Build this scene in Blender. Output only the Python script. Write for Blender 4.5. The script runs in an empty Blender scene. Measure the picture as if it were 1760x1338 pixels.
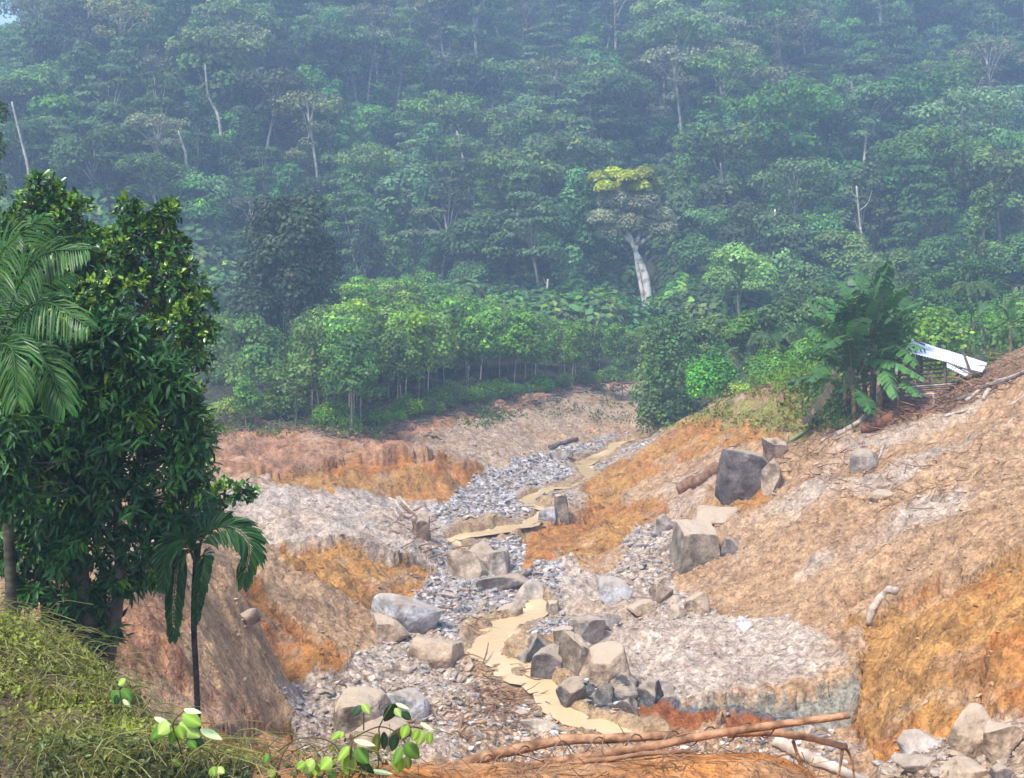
import bpy, bmesh, math, random
import numpy as np
from mathutils import Vector, Matrix

# ------------------------------------------------------------------ camera, sky, sun, exposure
S = bpy.context.scene
COL = S.collection
CAMZ = 15.0
FPX, PITCH = 2124.0, math.radians(4.01)
cam_d = bpy.data.cameras.new('camera'); cam = bpy.data.objects.new('camera', cam_d); COL.objects.link(cam)
cam_d.sensor_width = 36.0; cam_d.lens = 36.0 * FPX / 1760.0
cam_d.clip_start = 0.2; cam_d.clip_end = 3000.0
cam.location = (0, 0, CAMZ); cam.rotation_euler = (math.radians(90) - PITCH, 0, 0)
S.camera = cam
world = bpy.data.worlds.new('World'); S.world = world; world.use_nodes = True
SUN_EL, SUN_AZ = math.radians(56), math.radians(-138)      # azimuth from +Y towards +X
nt = world.node_tree; nt.nodes.clear()
sky = nt.nodes.new('ShaderNodeTexSky'); sky.sky_type = 'NISHITA'; sky.sun_disc = False
sky.sun_elevation = SUN_EL; sky.sun_rotation = SUN_AZ
sky.air_density = 1.0; sky.dust_density = 1.5; sky.ozone_density = 1.6
bg = nt.nodes.new('ShaderNodeBackground'); bg.inputs[1].default_value = 0.08
wo = nt.nodes.new('ShaderNodeOutputWorld')
nt.links.new(sky.outputs[0], bg.inputs[0]); nt.links.new(bg.outputs[0], wo.inputs[0])
sun_d = bpy.data.lights.new('sun', 'SUN'); sun = bpy.data.objects.new('sun', sun_d); COL.objects.link(sun)
sun_d.energy = 1.5; sun_d.angle = math.radians(10); sun_d.color = (1.0, 0.95, 0.88)
sd = Vector((math.sin(SUN_AZ) * math.cos(SUN_EL), math.cos(SUN_AZ) * math.cos(SUN_EL), math.sin(SUN_EL)))
sun.rotation_euler = sd.to_track_quat('Z', 'Y').to_euler()
S.view_settings.view_transform = 'Standard'; S.view_settings.look = 'None'
S.view_settings.gamma = 1.0; S.view_settings.use_curve_mapping = False
S.view_settings.exposure = 2.05
HAZE_DENSITY, HAZE_COLOR = 0.00145, (0.52, 0.71, 1.0)
cy = S.cycles
cy.max_bounces = 6; cy.diffuse_bounces = 2; cy.glossy_bounces = 2; cy.transmission_bounces = 2
cy.volume_bounces = 1; cy.transparent_max_bounces = 8
cy.use_denoising = True
cy.use_adaptive_sampling = True; cy.adaptive_threshold = 0.02

# ------------------------------------------------------------------ helpers
RNG = np.random.default_rng(7)
random.seed(7)
def tag(o, label=None, cat=None, group=None, kind=None):
    if label: o['label'] = label
    if cat: o['category'] = cat
    if group: o['group'] = group
    if kind: o['kind'] = kind
    return o
def empty(name, loc=(0, 0, 0), rz=0.0, scale=1.0):
    o = bpy.data.objects.new(name, None); COL.objects.link(o)
    o.location = loc; o.rotation_euler = (0, 0, rz); o.scale = (scale,) * 3; o.empty_display_size = 0.2
    return o
def obj(name, me, parent=None):
    o = bpy.data.objects.new(name, me); COL.objects.link(o); o.parent = parent
    return o
def copy_tree(o, parent=None):
    c = o.copy(); COL.objects.link(c); c.parent = parent
    for ch in o.children: copy_tree(ch, c)
    return c
def mesh_np(name, V, faces, mats, col=None, smooth=False, mi=None, attrs=None):
    """faces: list of int arrays (n,3) or (n,4)"""
    me = bpy.data.meshes.new(name)
    V = np.asarray(V, np.float32)
    faces = [np.asarray(f, np.int32) for f in faces if len(f)]
    nl = sum(f.size for f in faces); nf = sum(len(f) for f in faces)
    me.vertices.add(len(V)); me.vertices.foreach_set('co', V.ravel())
    me.loops.add(nl); me.loops.foreach_set('vertex_index', np.concatenate([f.ravel() for f in faces]))
    tot = np.concatenate([np.full(len(f), f.shape[1], np.int32) for f in faces])
    st = np.concatenate([[0], np.cumsum(tot)[:-1]]).astype(np.int32)
    me.polygons.add(nf); me.polygons.foreach_set('loop_start', st)
    if smooth: me.polygons.foreach_set('use_smooth', np.ones(nf, bool))
    else: me.polygons.foreach_set('use_smooth', np.zeros(nf, bool))
    if mi is not None: me.polygons.foreach_set('material_index', np.asarray(mi, np.int32))
    for m in (mats if isinstance(mats, (list, tuple)) else [mats]): me.materials.append(m)
    if col is not None:
        c = np.ones((len(V), 4), np.float32); c[:, :3] = col
        a = me.color_attributes.new('Col', 'FLOAT_COLOR', 'POINT'); a.data.foreach_set('color', c.ravel())
    for k, v in (attrs or {}).items():
        a = me.attributes.new(k, 'FLOAT', 'POINT'); a.data.foreach_set('value', np.asarray(v, np.float32))
    me.update(calc_edges=True)
    return me

def _h(ix, iy, s):
    n = (ix.astype(np.int64) * 374761393 + iy.astype(np.int64) * 668265263 + s * 1442695041) & 0xffffffff
    n = ((n ^ (n >> 13)) * 1274126177) & 0xffffffff
    n = n ^ (n >> 16)
    return (n & 0xffff).astype(np.float32) / 65535.0
def vn(x, y, s=0):
    ix = np.floor(x); iy = np.floor(y); fx = x - ix; fy = y - iy
    fx = fx * fx * (3 - 2 * fx); fy = fy * fy * (3 - 2 * fy)
    a = _h(ix, iy, s); b = _h(ix + 1, iy, s); c = _h(ix, iy + 1, s); d = _h(ix + 1, iy + 1, s)
    return (a + (b - a) * fx) * (1 - fy) + (c + (d - c) * fx) * fy
def fbm(x, y, f, o=4, s=0, g=0.5):
    r = 0; amp = 1; tot = 0
    for i in range(o):
        r = r + amp * (vn(x * f + 17.3 * i, y * f - 9.1 * i, s + i) - 0.5) * 2; tot += amp; amp *= g; f *= 2.03
    return r / tot
def ss(a, b, x):
    t = np.clip((x - a) / (b - a), 0, 1); return t * t * (3 - 2 * t)

# pixel (of the 1760 px wide photograph) and distance -> point in the valley, and back
CP, SP = math.cos(PITCH), math.sin(PITCH)
def P(u, v, d):
    a = (u - 880.0) / FPX; b = -(v - 669.0) / FPX
    y = CP + b * SP; z = -SP + b * CP
    k = d / y
    return (a * k, d, CAMZ + z * k)
def UV(x, y, z):
    zz = z - CAMZ
    dep = y * CP - zz * SP; up = y * SP + zz * CP
    dep = np.where(dep > 0.5, dep, 0.5)
    return 880 + FPX * x / dep, 669 - FPX * up / dep

# ------------------------------------------------------------------ materials
def M(name, color=(.5, .5, .5), rough=.8, spec=.3, noise=None, bump=None, attr=None, rnd=None, trans=0, metal=0, coords='Object', extra=None):
    m = bpy.data.materials.new(name); m.use_nodes = True
    t = m.node_tree; N = t.nodes; L = t.links
    b = N['Principled BSDF']; out = N['Material Output']
    b.inputs['Roughness'].default_value = rough; b.inputs['Specular IOR Level'].default_value = spec
    b.inputs['Metallic'].default_value = metal
    tc = N.new('ShaderNodeTexCoord')
    if attr:
        a = N.new('ShaderNodeAttribute'); a.attribute_name = attr; cur = a.outputs['Color']
    else:
        r = N.new('ShaderNodeRGB'); r.outputs[0].default_value = (*color, 1); cur = r.outputs[0]
    for (sc, dark, light, lo, hi, det) in (noise or []):
        n = N.new('ShaderNodeTexNoise'); n.inputs['Scale'].default_value = sc; n.inputs['Detail'].default_value = det
        L.new(tc.outputs[coords], n.inputs['Vector'])
        cr = N.new('ShaderNodeValToRGB'); cr.color_ramp.elements[0].position = lo; cr.color_ramp.elements[1].position = hi
        cr.color_ramp.elements[0].color = (*dark, 1); cr.color_ramp.elements[1].color = (*light, 1)
        L.new(n.outputs['Fac'], cr.inputs[0])
        mx = N.new('ShaderNodeMix'); mx.data_type = 'RGBA'; mx.blend_type = 'MULTIPLY'; mx.inputs[0].default_value = 1
        L.new(cur, mx.inputs[6]); L.new(cr.outputs[0], mx.inputs[7]); cur = mx.outputs[2]
    if rnd:
        oi = N.new('ShaderNodeObjectInfo')
        hsv = N.new('ShaderNodeHueSaturation')
        for key, (lo, hi), mul in (('Hue', rnd[0], 1), ('Value', rnd[1], 7.31), ('Saturation', rnd[2], 3.77)):
            mm = N.new('ShaderNodeMath'); mm.operation = 'MULTIPLY'; mm.inputs[1].default_value = mul
            fr = N.new('ShaderNodeMath'); fr.operation = 'FRACT'
            mr = N.new('ShaderNodeMapRange'); mr.inputs['To Min'].default_value = lo; mr.inputs['To Max'].default_value = hi
            L.new(oi.outputs['Random'], mm.inputs[0]); L.new(mm.outputs[0], fr.inputs[0]); L.new(fr.outputs[0], mr.inputs['Value'])
            L.new(mr.outputs[0], hsv.inputs[key])
        L.new(cur, hsv.inputs['Color']); cur = hsv.outputs[0]
    L.new(cur, b.inputs['Base Color'])
    if bump:
        prev = None
        for (sc, st, kind) in bump:
            if kind == 'v':
                n = N.new('ShaderNodeTexVoronoi'); n.inputs['Scale'].default_value = sc; o_ = n.outputs['Distance']
            else:
                n = N.new('ShaderNodeTexNoise'); n.inputs['Scale'].default_value = sc; n.inputs['Detail'].default_value = 5; o_ = n.outputs['Fac']
            L.new(tc.outputs[coords], n.inputs['Vector'])
            bp = N.new('ShaderNodeBump'); bp.inputs['Strength'].default_value = min(1, st); bp.inputs['Distance'].default_value = 0.6 / sc
            L.new(o_, bp.inputs['Height'])
            if prev: L.new(prev, bp.inputs['Normal'])
            prev = bp.outputs[0]
        L.new(prev, b.inputs['Normal'])
    if trans:
        tr = N.new('ShaderNodeBsdfTranslucent'); L.new(cur, tr.inputs[0])
        ms = N.new('ShaderNodeMixShader'); ms.inputs[0].default_value = trans
        L.new(b.outputs[0], ms.inputs[1]); L.new(tr.outputs[0], ms.inputs[2]); L.new(ms.outputs[0], out.inputs[0])
    if extra: extra(m, N, L, b, tc)
    return m

# ------------------------------------------------------------------ ground: height from surveyed points and breaklines
CPTS = []
def hill(x, y):
    e = y - 163 - 14 * np.sin(x * 0.028 + 0.6) - 9 * np.sin(x * 0.061 + 2.1) - 0.35 * np.maximum(0, np.abs(x) - 75)
    h = 0.56 * np.where(e > 0, e * e / (np.abs(e) + 14), 0)
    cap = 48 + 1.15 * (x + 118) + 6 * np.sin(x * .07)
    cap = np.clip(cap, 42, 175)
    k = 12.0
    return -k * np.log(np.exp(-h / k) + np.exp(-cap / k)) + k * np.log(1 + np.exp(-cap / k))
def cp(*pts):
    for p in pts: CPTS.append(P(*p))
def bl(*pts, step=1.5):
    W = [Vector(P(*p)) for p in pts]
    for a, b in zip(W[:-1], W[1:]):
        n = max(1, int((b - a).length / step))
        for i in range(n): CPTS.append(tuple(a.lerp(b, i / n)))
    CPTS.append(tuple(W[-1]))
def raw(*pts, up=0):
    for x, y, z in pts: CPTS.append((x, y, CAMZ + z + (float(hill(np.float64(x), np.float64(y))) if y > 100 or up else 0)))
# behind and under the camera
raw((-12, -20, -0.6), (12, -20, -0.6), (0, -20, -.8), (0, 0, -1.65), (-4, 0, -1.5), (5, 0, -1.9), (-25, 0, -1), (25, 0, -3), (0, 5, -2.75), (-3, 5, -2.6), (3, 5, -2.9))
# near lip and left grassy bank
bl((-60, 1370, 9), (300, 1345, 9.4), (800, 1346, 9.6), (1300, 1338, 9.8), (1420, 1362, 9.8), step=.5)
bl((280, 1322, 10.4), (500, 1322, 10.6), (900, 1318, 10.8), (1150, 1300, 10.8), (1300, 1298, 10.8), (1390, 1316, 10.7), step=.5)
cp((0, 1070, 15), (60, 1090, 14.5), (120, 1140, 13.8), (190, 1200, 12.6), (235, 1270, 11.5), (-120, 1060, 15), (0, 1250, 11.5), (100, 1300, 10.4), (200, 1320, 10.2), (-100, 1300, 10.5))
cp((1500, 1480, 9.8), (1650, 1600, 9.6), (1900, 1700, 9.6))
# behind the lip: falls steeply to the stream
raw((-2.0, 13, -6.3), (0, 13, -6.6), (2.6, 13, -6.7), (4.6, 13, -7.6), (-3.2, 13.5, -6.0), (-1.5, 17, -8.6), (1, 17, -9.2), (4, 17, -9.4), (7, 17, -9.2), (0, 22, -11.2), (4, 22, -11.4), (8, 22, -11), (0, 28, -13), (5, 28, -13.4), (9, 28, -12.6), (0, 34, -14.1), (5, 34, -14.2))
cp((340, 1290, 17.5), (270, 1250, 17))
# left slope behind the trees
raw((-5, 16, -5.2), (-7, 20, -5.4), (-12, 20, -4.6), (-9, 26, -6.2), (-14, 30, -5.6), (-12, 35, -6.6), (-17, 42, -6.8), (-22, 50, -7.4), (-25, 60, -8.0), (-30, 70, -8.4), (-14, 46, -8.2), (-19, 60, -9.2), (-35, 85, -8), (-45, 60, -5), (-30, 30, -3), (-60, 100, -5), (-100, 60, 5), (-100, 0, 5), (-100, 120, 0), (-60, 150, -1), (-140, 160, 2))
cp((215, 1075, 25), (205, 1130, 24.5), (225, 1200, 23), (330, 1225, 26), (300, 1150, 27), (280, 1040, 31), (300, 970, 37), (400, 1240, 29.5), (440, 1268, 33), (495, 1290, 36), (250, 1290, 20))
# ridge B, front face, and its crest
bl((300, 955, 42), (345, 958, 42), (400, 1005, 42), (440, 1075, 42), (475, 1135, 42), (500, 1225, 41.5), step=1)
cp((330, 1020, 38), (360, 1100, 35), (400, 1180, 34), (300, 1100, 31), (440, 1220, 37), (420, 1120, 39))
# foot of the red scarp and ridge A
bl((405, 1010, 45.2), (440, 1095, 44.6), (482, 1166, 44.2), (585, 1155, 44.6), step=1)
bl((395, 950, 49), (425, 990, 48.2), (470, 1030, 47.6), (540, 1080, 46.8), (592, 1128, 46), step=1)
bl((370, 925, 55), (430, 935, 54), (480, 965, 52.8), (560, 1015, 50.8), (620, 1058, 49.8), (642, 1105, 48.2), step=1)
cp((500, 1010, 50), (580, 1070, 48.4), (620, 1120, 47))
# ochre pit 2: toe and top
bl((485, 968, 54), (560, 1006, 53), (618, 1052, 52.2), (655, 1047, 53.4), (705, 1020, 56), (738, 1000, 58), step=1)
bl((462, 924, 56.6), (560, 922, 57.8), (640, 930, 59), (690, 946, 59.8), (742, 968, 60.4), step=1)
# bench surface
cp((380, 870, 63), (400, 905, 58), (450, 850, 67), (560, 850, 70), (560, 890, 63), (640, 880, 67), (650, 905, 63), (700, 905, 65), (740, 905, 68), (700, 880, 70), (740, 940, 63.5), (380, 830, 70), (770, 890, 72))
# upper scarp: toe, edge
bl((400, 818, 71.5), (480, 825, 72), (560, 838, 73.4), (640, 850, 75.6), (700, 863, 77.2), (775, 862, 77.4), (785, 835, 82), (835, 818, 85.5), step=1.5)
bl((420, 803, 73), (500, 806, 74.6), (560, 797, 77), (600, 785, 78.6), (680, 771, 80.4), (745, 774, 81.6), (800, 793, 83.4), (835, 808, 86.4), step=1.5)
# terrace above, forest edge
bl((330, 745, 88), (430, 735, 88), (500, 735, 86.5), (600, 758, 83), (650, 748, 88), (740, 722, 97), (860, 695, 109), (1000, 672, 122), (1092, 654, 138), step=3)
cp((420, 770, 80), (520, 775, 80), (620, 770, 81.5), (700, 752, 87), (800, 760, 91), (860, 740, 98), (900, 720, 105), (1000, 700, 114), (1060, 690, 124), (1040, 725, 110), (960, 745, 101))
# left bank of the bed, upper
bl((838, 816, 87), (885, 795, 91.5), (960, 770, 98.5), (1060, 752, 104), (1125, 742, 108), step=2)
bl((850, 800, 89), (900, 782, 94), (930, 752, 101), (1000, 745, 105), (1080, 725, 112), (1125, 726, 114), step=2)
# bed
cp((860, 830, 83), (900, 820, 85), (960, 795, 92), (1020, 775, 98), (800, 880, 73), (860, 860, 77), (920, 845, 80), (960, 830, 83.5), (760, 900, 70), (850, 900, 70.5), (800, 925, 67), (880, 930, 66.5))
cp((760, 980, 60.5), (850, 1000, 58), (940, 990, 59), (760, 1040, 54.5), (850, 1045, 54), (930, 1045, 54.2), (800, 1090, 50), (850, 1120, 47.6), (700, 1060, 52), (680, 1100, 49), (760, 1130, 46.8), (700, 1140, 46.4), (820, 1150, 45.6), (900, 1150, 45.4), (600, 1180, 43.8), (700, 1190, 43.4), (800, 1190, 43.2), (930, 1190, 43.2), (600, 1250, 40), (750, 1250, 40.2), (900, 1250, 40.2), (1050, 1250, 40), (520, 1200, 42.6), (500, 1280, 38.5), (700, 1300, 37.2), (950, 1300, 37.6), (1200, 1290, 38), (1400, 1280, 37.6))
# right bank
cp((1000, 1090, 49.6), (1000, 1030, 55), (1060, 1030, 54.6), (1100, 1075, 50), (1100, 1120, 46.8), (1040, 1140, 45.6), (1130, 1150, 44.6), (1200, 1130, 45.2), (1200, 1070, 49), (1300, 1110, 45.4), (1400, 1110, 44.2), (1250, 1040, 50.5), (1400, 1060, 47), (1150, 1040, 52.4), (1080, 960, 60.2), (1130, 1000, 56), (1000, 980, 59))
bl((1095, 1222, 41.8), (1150, 1240, 41), (1250, 1245, 40.7), (1350, 1243, 40.5), (1480, 1228, 40.4), step=.8)
bl((1110, 1200, 42.4), (1180, 1194, 42.4), (1260, 1200, 42), (1320, 1192, 41.9), (1370, 1166, 41.9), (1420, 1145, 41.9), (1465, 1128, 41.9), step=.8)
cp((1200, 1175, 43.2), (1300, 1165, 43), (1400, 1120, 43.4))
# right ochre scarp
bl((1466, 1126, 42.2), (1478, 1075, 44), (1500, 1032, 45.2), (1545, 1018, 44.8), (1600, 1002, 43.8), (1680, 974, 42.2), (1760, 944, 40.6), (1900, 895, 38), step=1)
bl((1480, 1100, 42.6), (1560, 1060, 42.6), (1680, 1010, 40.6), (1790, 970, 38.8), (1900, 930, 37), step=1)
bl((1480, 1232, 39.8), (1500, 1275, 37), (1600, 1265, 34.6), (1700, 1245, 32.6), (1800, 1230, 31), (1950, 1200, 29), step=1)
cp((1560, 1150, 39), (1680, 1110, 36.4), (1780, 1080, 34.4))
cp((1480, 1338, 33.4), (1600, 1338, 29.8), (1760, 1338, 27), (1560, 1300, 33), (1700, 1290, 30.4), (1900, 1338, 25), (1700, 1500, 21), (1900, 1500, 19), (1600, 1420, 25))
# right slope
bl((1135, 744, 95), (1160, 724, 92), (1230, 697, 86.5), (1290, 677, 81), (1350, 662, 78), (1400, 654, 76), step=2)
cp((1030, 800, 91), (1110, 768, 92), (1150, 760, 88), (1230, 730, 81), (1300, 705, 76), (1380, 690, 72), (1400, 730, 67), (1300, 750, 70), (1200, 790, 76), (1100, 810, 82), (1060, 840, 78))
cp((1440, 730, 66), (1490, 718, 66), (1560, 702, 66), (1620, 680, 65), (1700, 645, 63.5), (1760, 614, 62), (1900, 560, 60), (1560, 665, 73), (1640, 655, 72), (1700, 630, 70), (1480, 690, 72), (1760, 600, 68))
cp((1000, 870, 75), (960, 880, 73), (900, 912, 68.6), (930, 935, 66), (895, 975, 61.5), (950, 905, 71), (1000, 920, 66), (1040, 890, 72), (1100, 880, 71), (1100, 920, 64.6))
cp((1180, 860, 67.6), (1270, 860, 64), (1320, 850, 62.4), (1350, 790, 64.4), (1400, 820, 60.6), (1400, 880, 56), (1500, 800, 59.6), (1500, 900, 51.5), (1600, 750, 60), (1600, 850, 52), (1700, 750, 56), (1760, 700, 56.5), (1760, 800, 49.5), (1700, 880, 46), (1600, 930, 47), (1760, 900, 42.6), (1900, 800, 46), (1900, 650, 54))
cp((1200, 980, 57), (1260, 960, 57.6), (1230, 900, 62), (1300, 900, 59), (1320, 970, 54), (1400, 960, 52), (1500, 970, 48), (1150, 900, 67), (1150, 960, 60))
# beyond the forest edge, valley floor then the hill foot (hill added separately)
raw((-30, 110, -7.6), (-45, 130, -5.8), (-10, 120, -7), (-10, 150, -4.5), (20, 130, -6.8), (20, 150, -4.5), (12, 110, -8), (35, 110, -5), (24, 105, -6.6), (45, 130, -3), (40, 150, -3), (60, 100, -1.5), (40, 85, -3.6), (32, 76, -3.9), (60, 75, 1), (90, 60, 8), (90, 110, 4), (100, 20, 2), (80, 150, 1), (25, 30, -6), (45, 40, -2), (60, 10, -3))
for yy in (170, 220, 300, 400, 480):
    for xx in (-260, -160, -90, -30, 30, 90, 160, 260): raw((xx, yy, -3.0 + 0.01 * (yy - 170)))
CPA = np.array(CPTS, np.float64)
_n = len(CPA)
_A = np.zeros((_n + 1, _n + 1)); _D = np.hypot(CPA[:, None, 0] - CPA[None, :, 0], CPA[:, None, 1] - CPA[None, :, 1])
_A[:_n, :_n] = -_D + np.eye(_n) * 0.04; _A[:_n, _n] = 1; _A[_n, :_n] = 1
_w = np.linalg.solve(_A, np.concatenate([CPA[:, 2] - hill(CPA[:, 0], CPA[:, 1]), [0]]))
def base_z(x, y):
    x = np.asarray(x, np.float64); y = np.asarray(y, np.float64); sh = x.shape; x = x.ravel(); y = y.ravel()
    out = np.empty(len(x)); px = CPA[:, 0].astype(np.float32); py = CPA[:, 1].astype(np.float32); w = _w[:_n].astype(np.float32)
    for i in range(0, len(x), 20000):
        dx = x[i:i + 20000, None].astype(np.float32) - px; dy = y[i:i + 20000, None].astype(np.float32) - py
        out[i:i + 20000] = -(np.sqrt(dx * dx + dy * dy) @ w)
    out += _w[_n] + hill(x, y)
    return out.reshape(sh)

# zones of soil, traced on the slopes (photo pixels turned into places on the ground)
def inpoly(u, v, poly):
    r = np.zeros(u.shape, bool); n = len(poly)
    for i in range(n):
        x1, y1 = poly[i]; x2, y2 = poly[(i + 1) % n]
        if y1 == y2: continue
        c = ((y1 > v) != (y2 > v)) & (u < (x2 - x1) * (v - y1) / (y2 - y1) + x1)
        r ^= c
    return r
STREAM = [(1130, 1262, 16), (1060, 1252, 20), (1000, 1235, 24), (955, 1205, 24), (922, 1165, 30), (880, 1140, 38), (840, 1115, 34), (845, 1090, 36), (885, 1068, 24), (925, 1046, 24), (925, 1025, 10), (880, 1000, 6), (830, 960, 6), (775, 925, 8), (800, 914, 22), (850, 908, 20), (895, 903, 14), (925, 890, 12), (940, 870, 13), (905, 856, 12), (930, 843, 8), (985, 832, 12), (1015, 815, 9), (1000, 797, 16), (1035, 780, 14), (1062, 764, 10), (1100, 748, 10), (1130, 742, 9)]
def stream_dist(u, v):
    best = np.full(u.shape, 1e9)
    for (a, b, w1), (c, d, w2) in zip(STREAM[:-1], STREAM[1:]):
        dx, dy = c - a, (d - b)
        t = np.clip(((u - a) * dx + (v - b) * dy) / (dx * dx + dy * dy), 0, 1)
        q = np.hypot(u - a - t * dx, (v - b - t * dy) * 1.6) / (w1 + (w2 - w1) * t)
        best = np.minimum(best, q)
    return best
Z = dict(tan=(.43, .275, .15), pale=(.47, .385, .305), ochre=(.42, .222, .066), orange=(.42, .165, .04), red=(.42, .215, .115), rub=(.42, .39, .365), clay=(.27, .255, .20),
         darkclay=(.13, .14, .15), grass=(.24, .22, .06), forest=(.055, .06, .03), brown=(.27, .17, .10), beige=(.44, .325, .22), rust=(.30, .10, .03), yel=(.60, .42, .20))
POLY = [  # name, polygon (photo px), y range, rubble amount
    ('red', [(330, 700), (900, 640), (1120, 640), (1120, 700), (930, 740), (870, 770), (830, 805), (700, 775), (560, 800), (400, 810), (330, 790)], (70, 150), .1),
    ('beige', [(690, 760), (760, 735), (900, 700), (1000, 668), (1130, 650), (1130, 735), (960, 765), (880, 790), (835, 806), (760, 775)], (78, 150), .35),
    ('rub', [(725, 880), (770, 860), (775, 835), (840, 812), (890, 790), (980, 762), (1130, 738), (1130, 755), (1050, 790), (1000, 830), (955, 885), (890, 905), (900, 965), (1000, 975), (1150, 985), (1110, 1060), (1000, 1090), (800, 1110), (760, 1095), (700, 1030), (745, 1000), (730, 940), (760, 910)], (44, 112), 1),
    ('ochre', [(420, 801), (500, 804), (560, 796), (600, 784), (680, 769), (745, 772), (800, 792), (838, 810), (785, 836), (778, 863), (700, 866), (640, 852), (560, 838), (480, 824)], (68, 92), .15),
    ('orange', [(560, 796), (600, 784), (680, 769), (745, 772), (800, 792), (838, 810), (790, 818), (700, 800), (600, 810)], (72, 92), .1),
    ('pale', [(360, 826), (560, 838), (640, 852), (740, 875), (770, 905), (740, 965), (690, 946), (600, 925), (460, 922), (380, 925)], (55, 78), .28),
    ('ochre', [(455, 920), (560, 920), (640, 928), (700, 948), (748, 968), (735, 1002), (700, 1025), (655, 1050), (615, 1054), (555, 1008), (500, 975)], (50, 62), .25),
    ('tan', [(360, 915), (460, 925), (500, 975), (560, 1010), (620, 1055), (645, 1110), (590, 1130), (540, 1080), (440, 1000), (390, 950)], (45, 58), .3),
    ('orange', [(385, 950), (440, 1000), (540, 1080), (600, 1140), (570, 1168), (482, 1170), (440, 1095), (405, 1010)], (43, 52), .2),
    ('brown', [(420, 1040), (450, 1030), (500, 1060), (490, 1085), (430, 1075)], (43, 52), .2),
    ('tan', [(280, 950), (345, 955), (402, 1005), (442, 1075), (478, 1135), (505, 1235), (480, 1260), (330, 1210), (300, 1100)], (25, 45), .15),
    ('red', [(180, 1000), (300, 960), (320, 1090), (350, 1150), (450, 1230), (520, 1260), (540, 1330), (150, 1330)], (18, 43), .15),
    ('orange', [(370, 1255), (430, 1238), (500, 1245), (520, 1300), (420, 1330), (370, 1310)], (18, 43), .2),
    ('pale', [(480, 1170), (600, 1150), (640, 1105), (700, 1070), (770, 1100), (800, 1150), (870, 1170), (900, 1240), (1000, 1300), (520, 1310)], (35, 53), .75),
    ('beige', [(800, 1170), (900, 1180), (960, 1250), (1200, 1262), (1450, 1250), (1450, 1330), (760, 1340)], (34, 47), .9),
    ('pale', [(960, 975), (1160, 985), (1230, 1030), (1380, 1060), (1470, 1130), (1300, 1200), (1100, 1200), (1000, 1120), (960, 1060)], (42, 62), .4),
    ('clay', [(1095, 1198), (1180, 1191), (1260, 1198), (1320, 1190), (1370, 1164), (1465, 1128), (1485, 1232), (1350, 1250), (1100, 1245)], (38, 42.1), .4),
    ('darkclay', [(1100, 1200), (1320, 1205), (1400, 1225), (1320, 1235), (1100, 1240)], (38, 42.35), .4),
    ('rust', [(1095, 1245), (1120, 1213), (1160, 1207), (1230, 1222), (1240, 1250), (1160, 1262)], (38, 43), .3),
    ('rust', [(1240, 1240), (1320, 1228), (1330, 1250), (1240, 1262)], (38, 43), .3),
    ('darkclay', [(1000, 1160), (1100, 1150), (1150, 1170), (1120, 1222), (1020, 1222)], (40, 46), .8),
    ('ochre', [(1462, 1130), (1478, 1072), (1390, 1062), (1500, 1030), (1600, 1001), (1680, 973), (1760, 943), (2000, 860), (2000, 1230), (1760, 1232), (1640, 1255), (1540, 1300), (1490, 1290)], (28, 46), .35),
    ('orange', [(1660, 1200), (1700, 1090), (1900, 1020), (1900, 1230), (1700, 1240)], (28, 44), .3),
    ('orange', [(1480, 1240), (1560, 1240), (1570, 1300), (1490, 1300)], (28, 44), .3),
    ('beige', [(1540, 1265), (1640, 1255), (1760, 1232), (2000, 1230), (2000, 1600), (1400, 1600), (1500, 1310)], (18, 38), .8),
    ('orange', [(890, 905), (950, 895), (1010, 870), (1050, 850), (1080, 870), (1010, 915), (940, 960), (895, 985)], (58, 80), .2),
    ('ochre', [(1010, 915), (1100, 860), (1150, 870), (1100, 920), (1010, 965), (940, 965)], (58, 80), .3),
    ('pale', [(1060, 960), (1090, 900), (1160, 880), (1160, 990), (1060, 1010)], (54, 74), .9),
    ('ochre', [(1110, 768), (1160, 724), (1290, 690), (1420, 700), (1380, 740), (1240, 770), (1150, 800), (1000, 880), (1010, 830)], (62, 97), .15),
    ('ochre', [(1310, 800), (1350, 790), (1340, 860), (1270, 875), (1170, 880), (1240, 860)], (60, 70), .2),
    ('grass', [(1200, 712), (1290, 680), (1400, 650), (1440, 665), (1450, 735), (1380, 750), (1300, 735)], (66, 90), .1),
    ('brown', [(1370, 752), (1440, 738), (1500, 745), (1600, 710), (1760, 640), (1900, 590), (1900, 560), (1700, 600), (1540, 660), (1480, 700)], (58, 80), .3),
]
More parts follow.
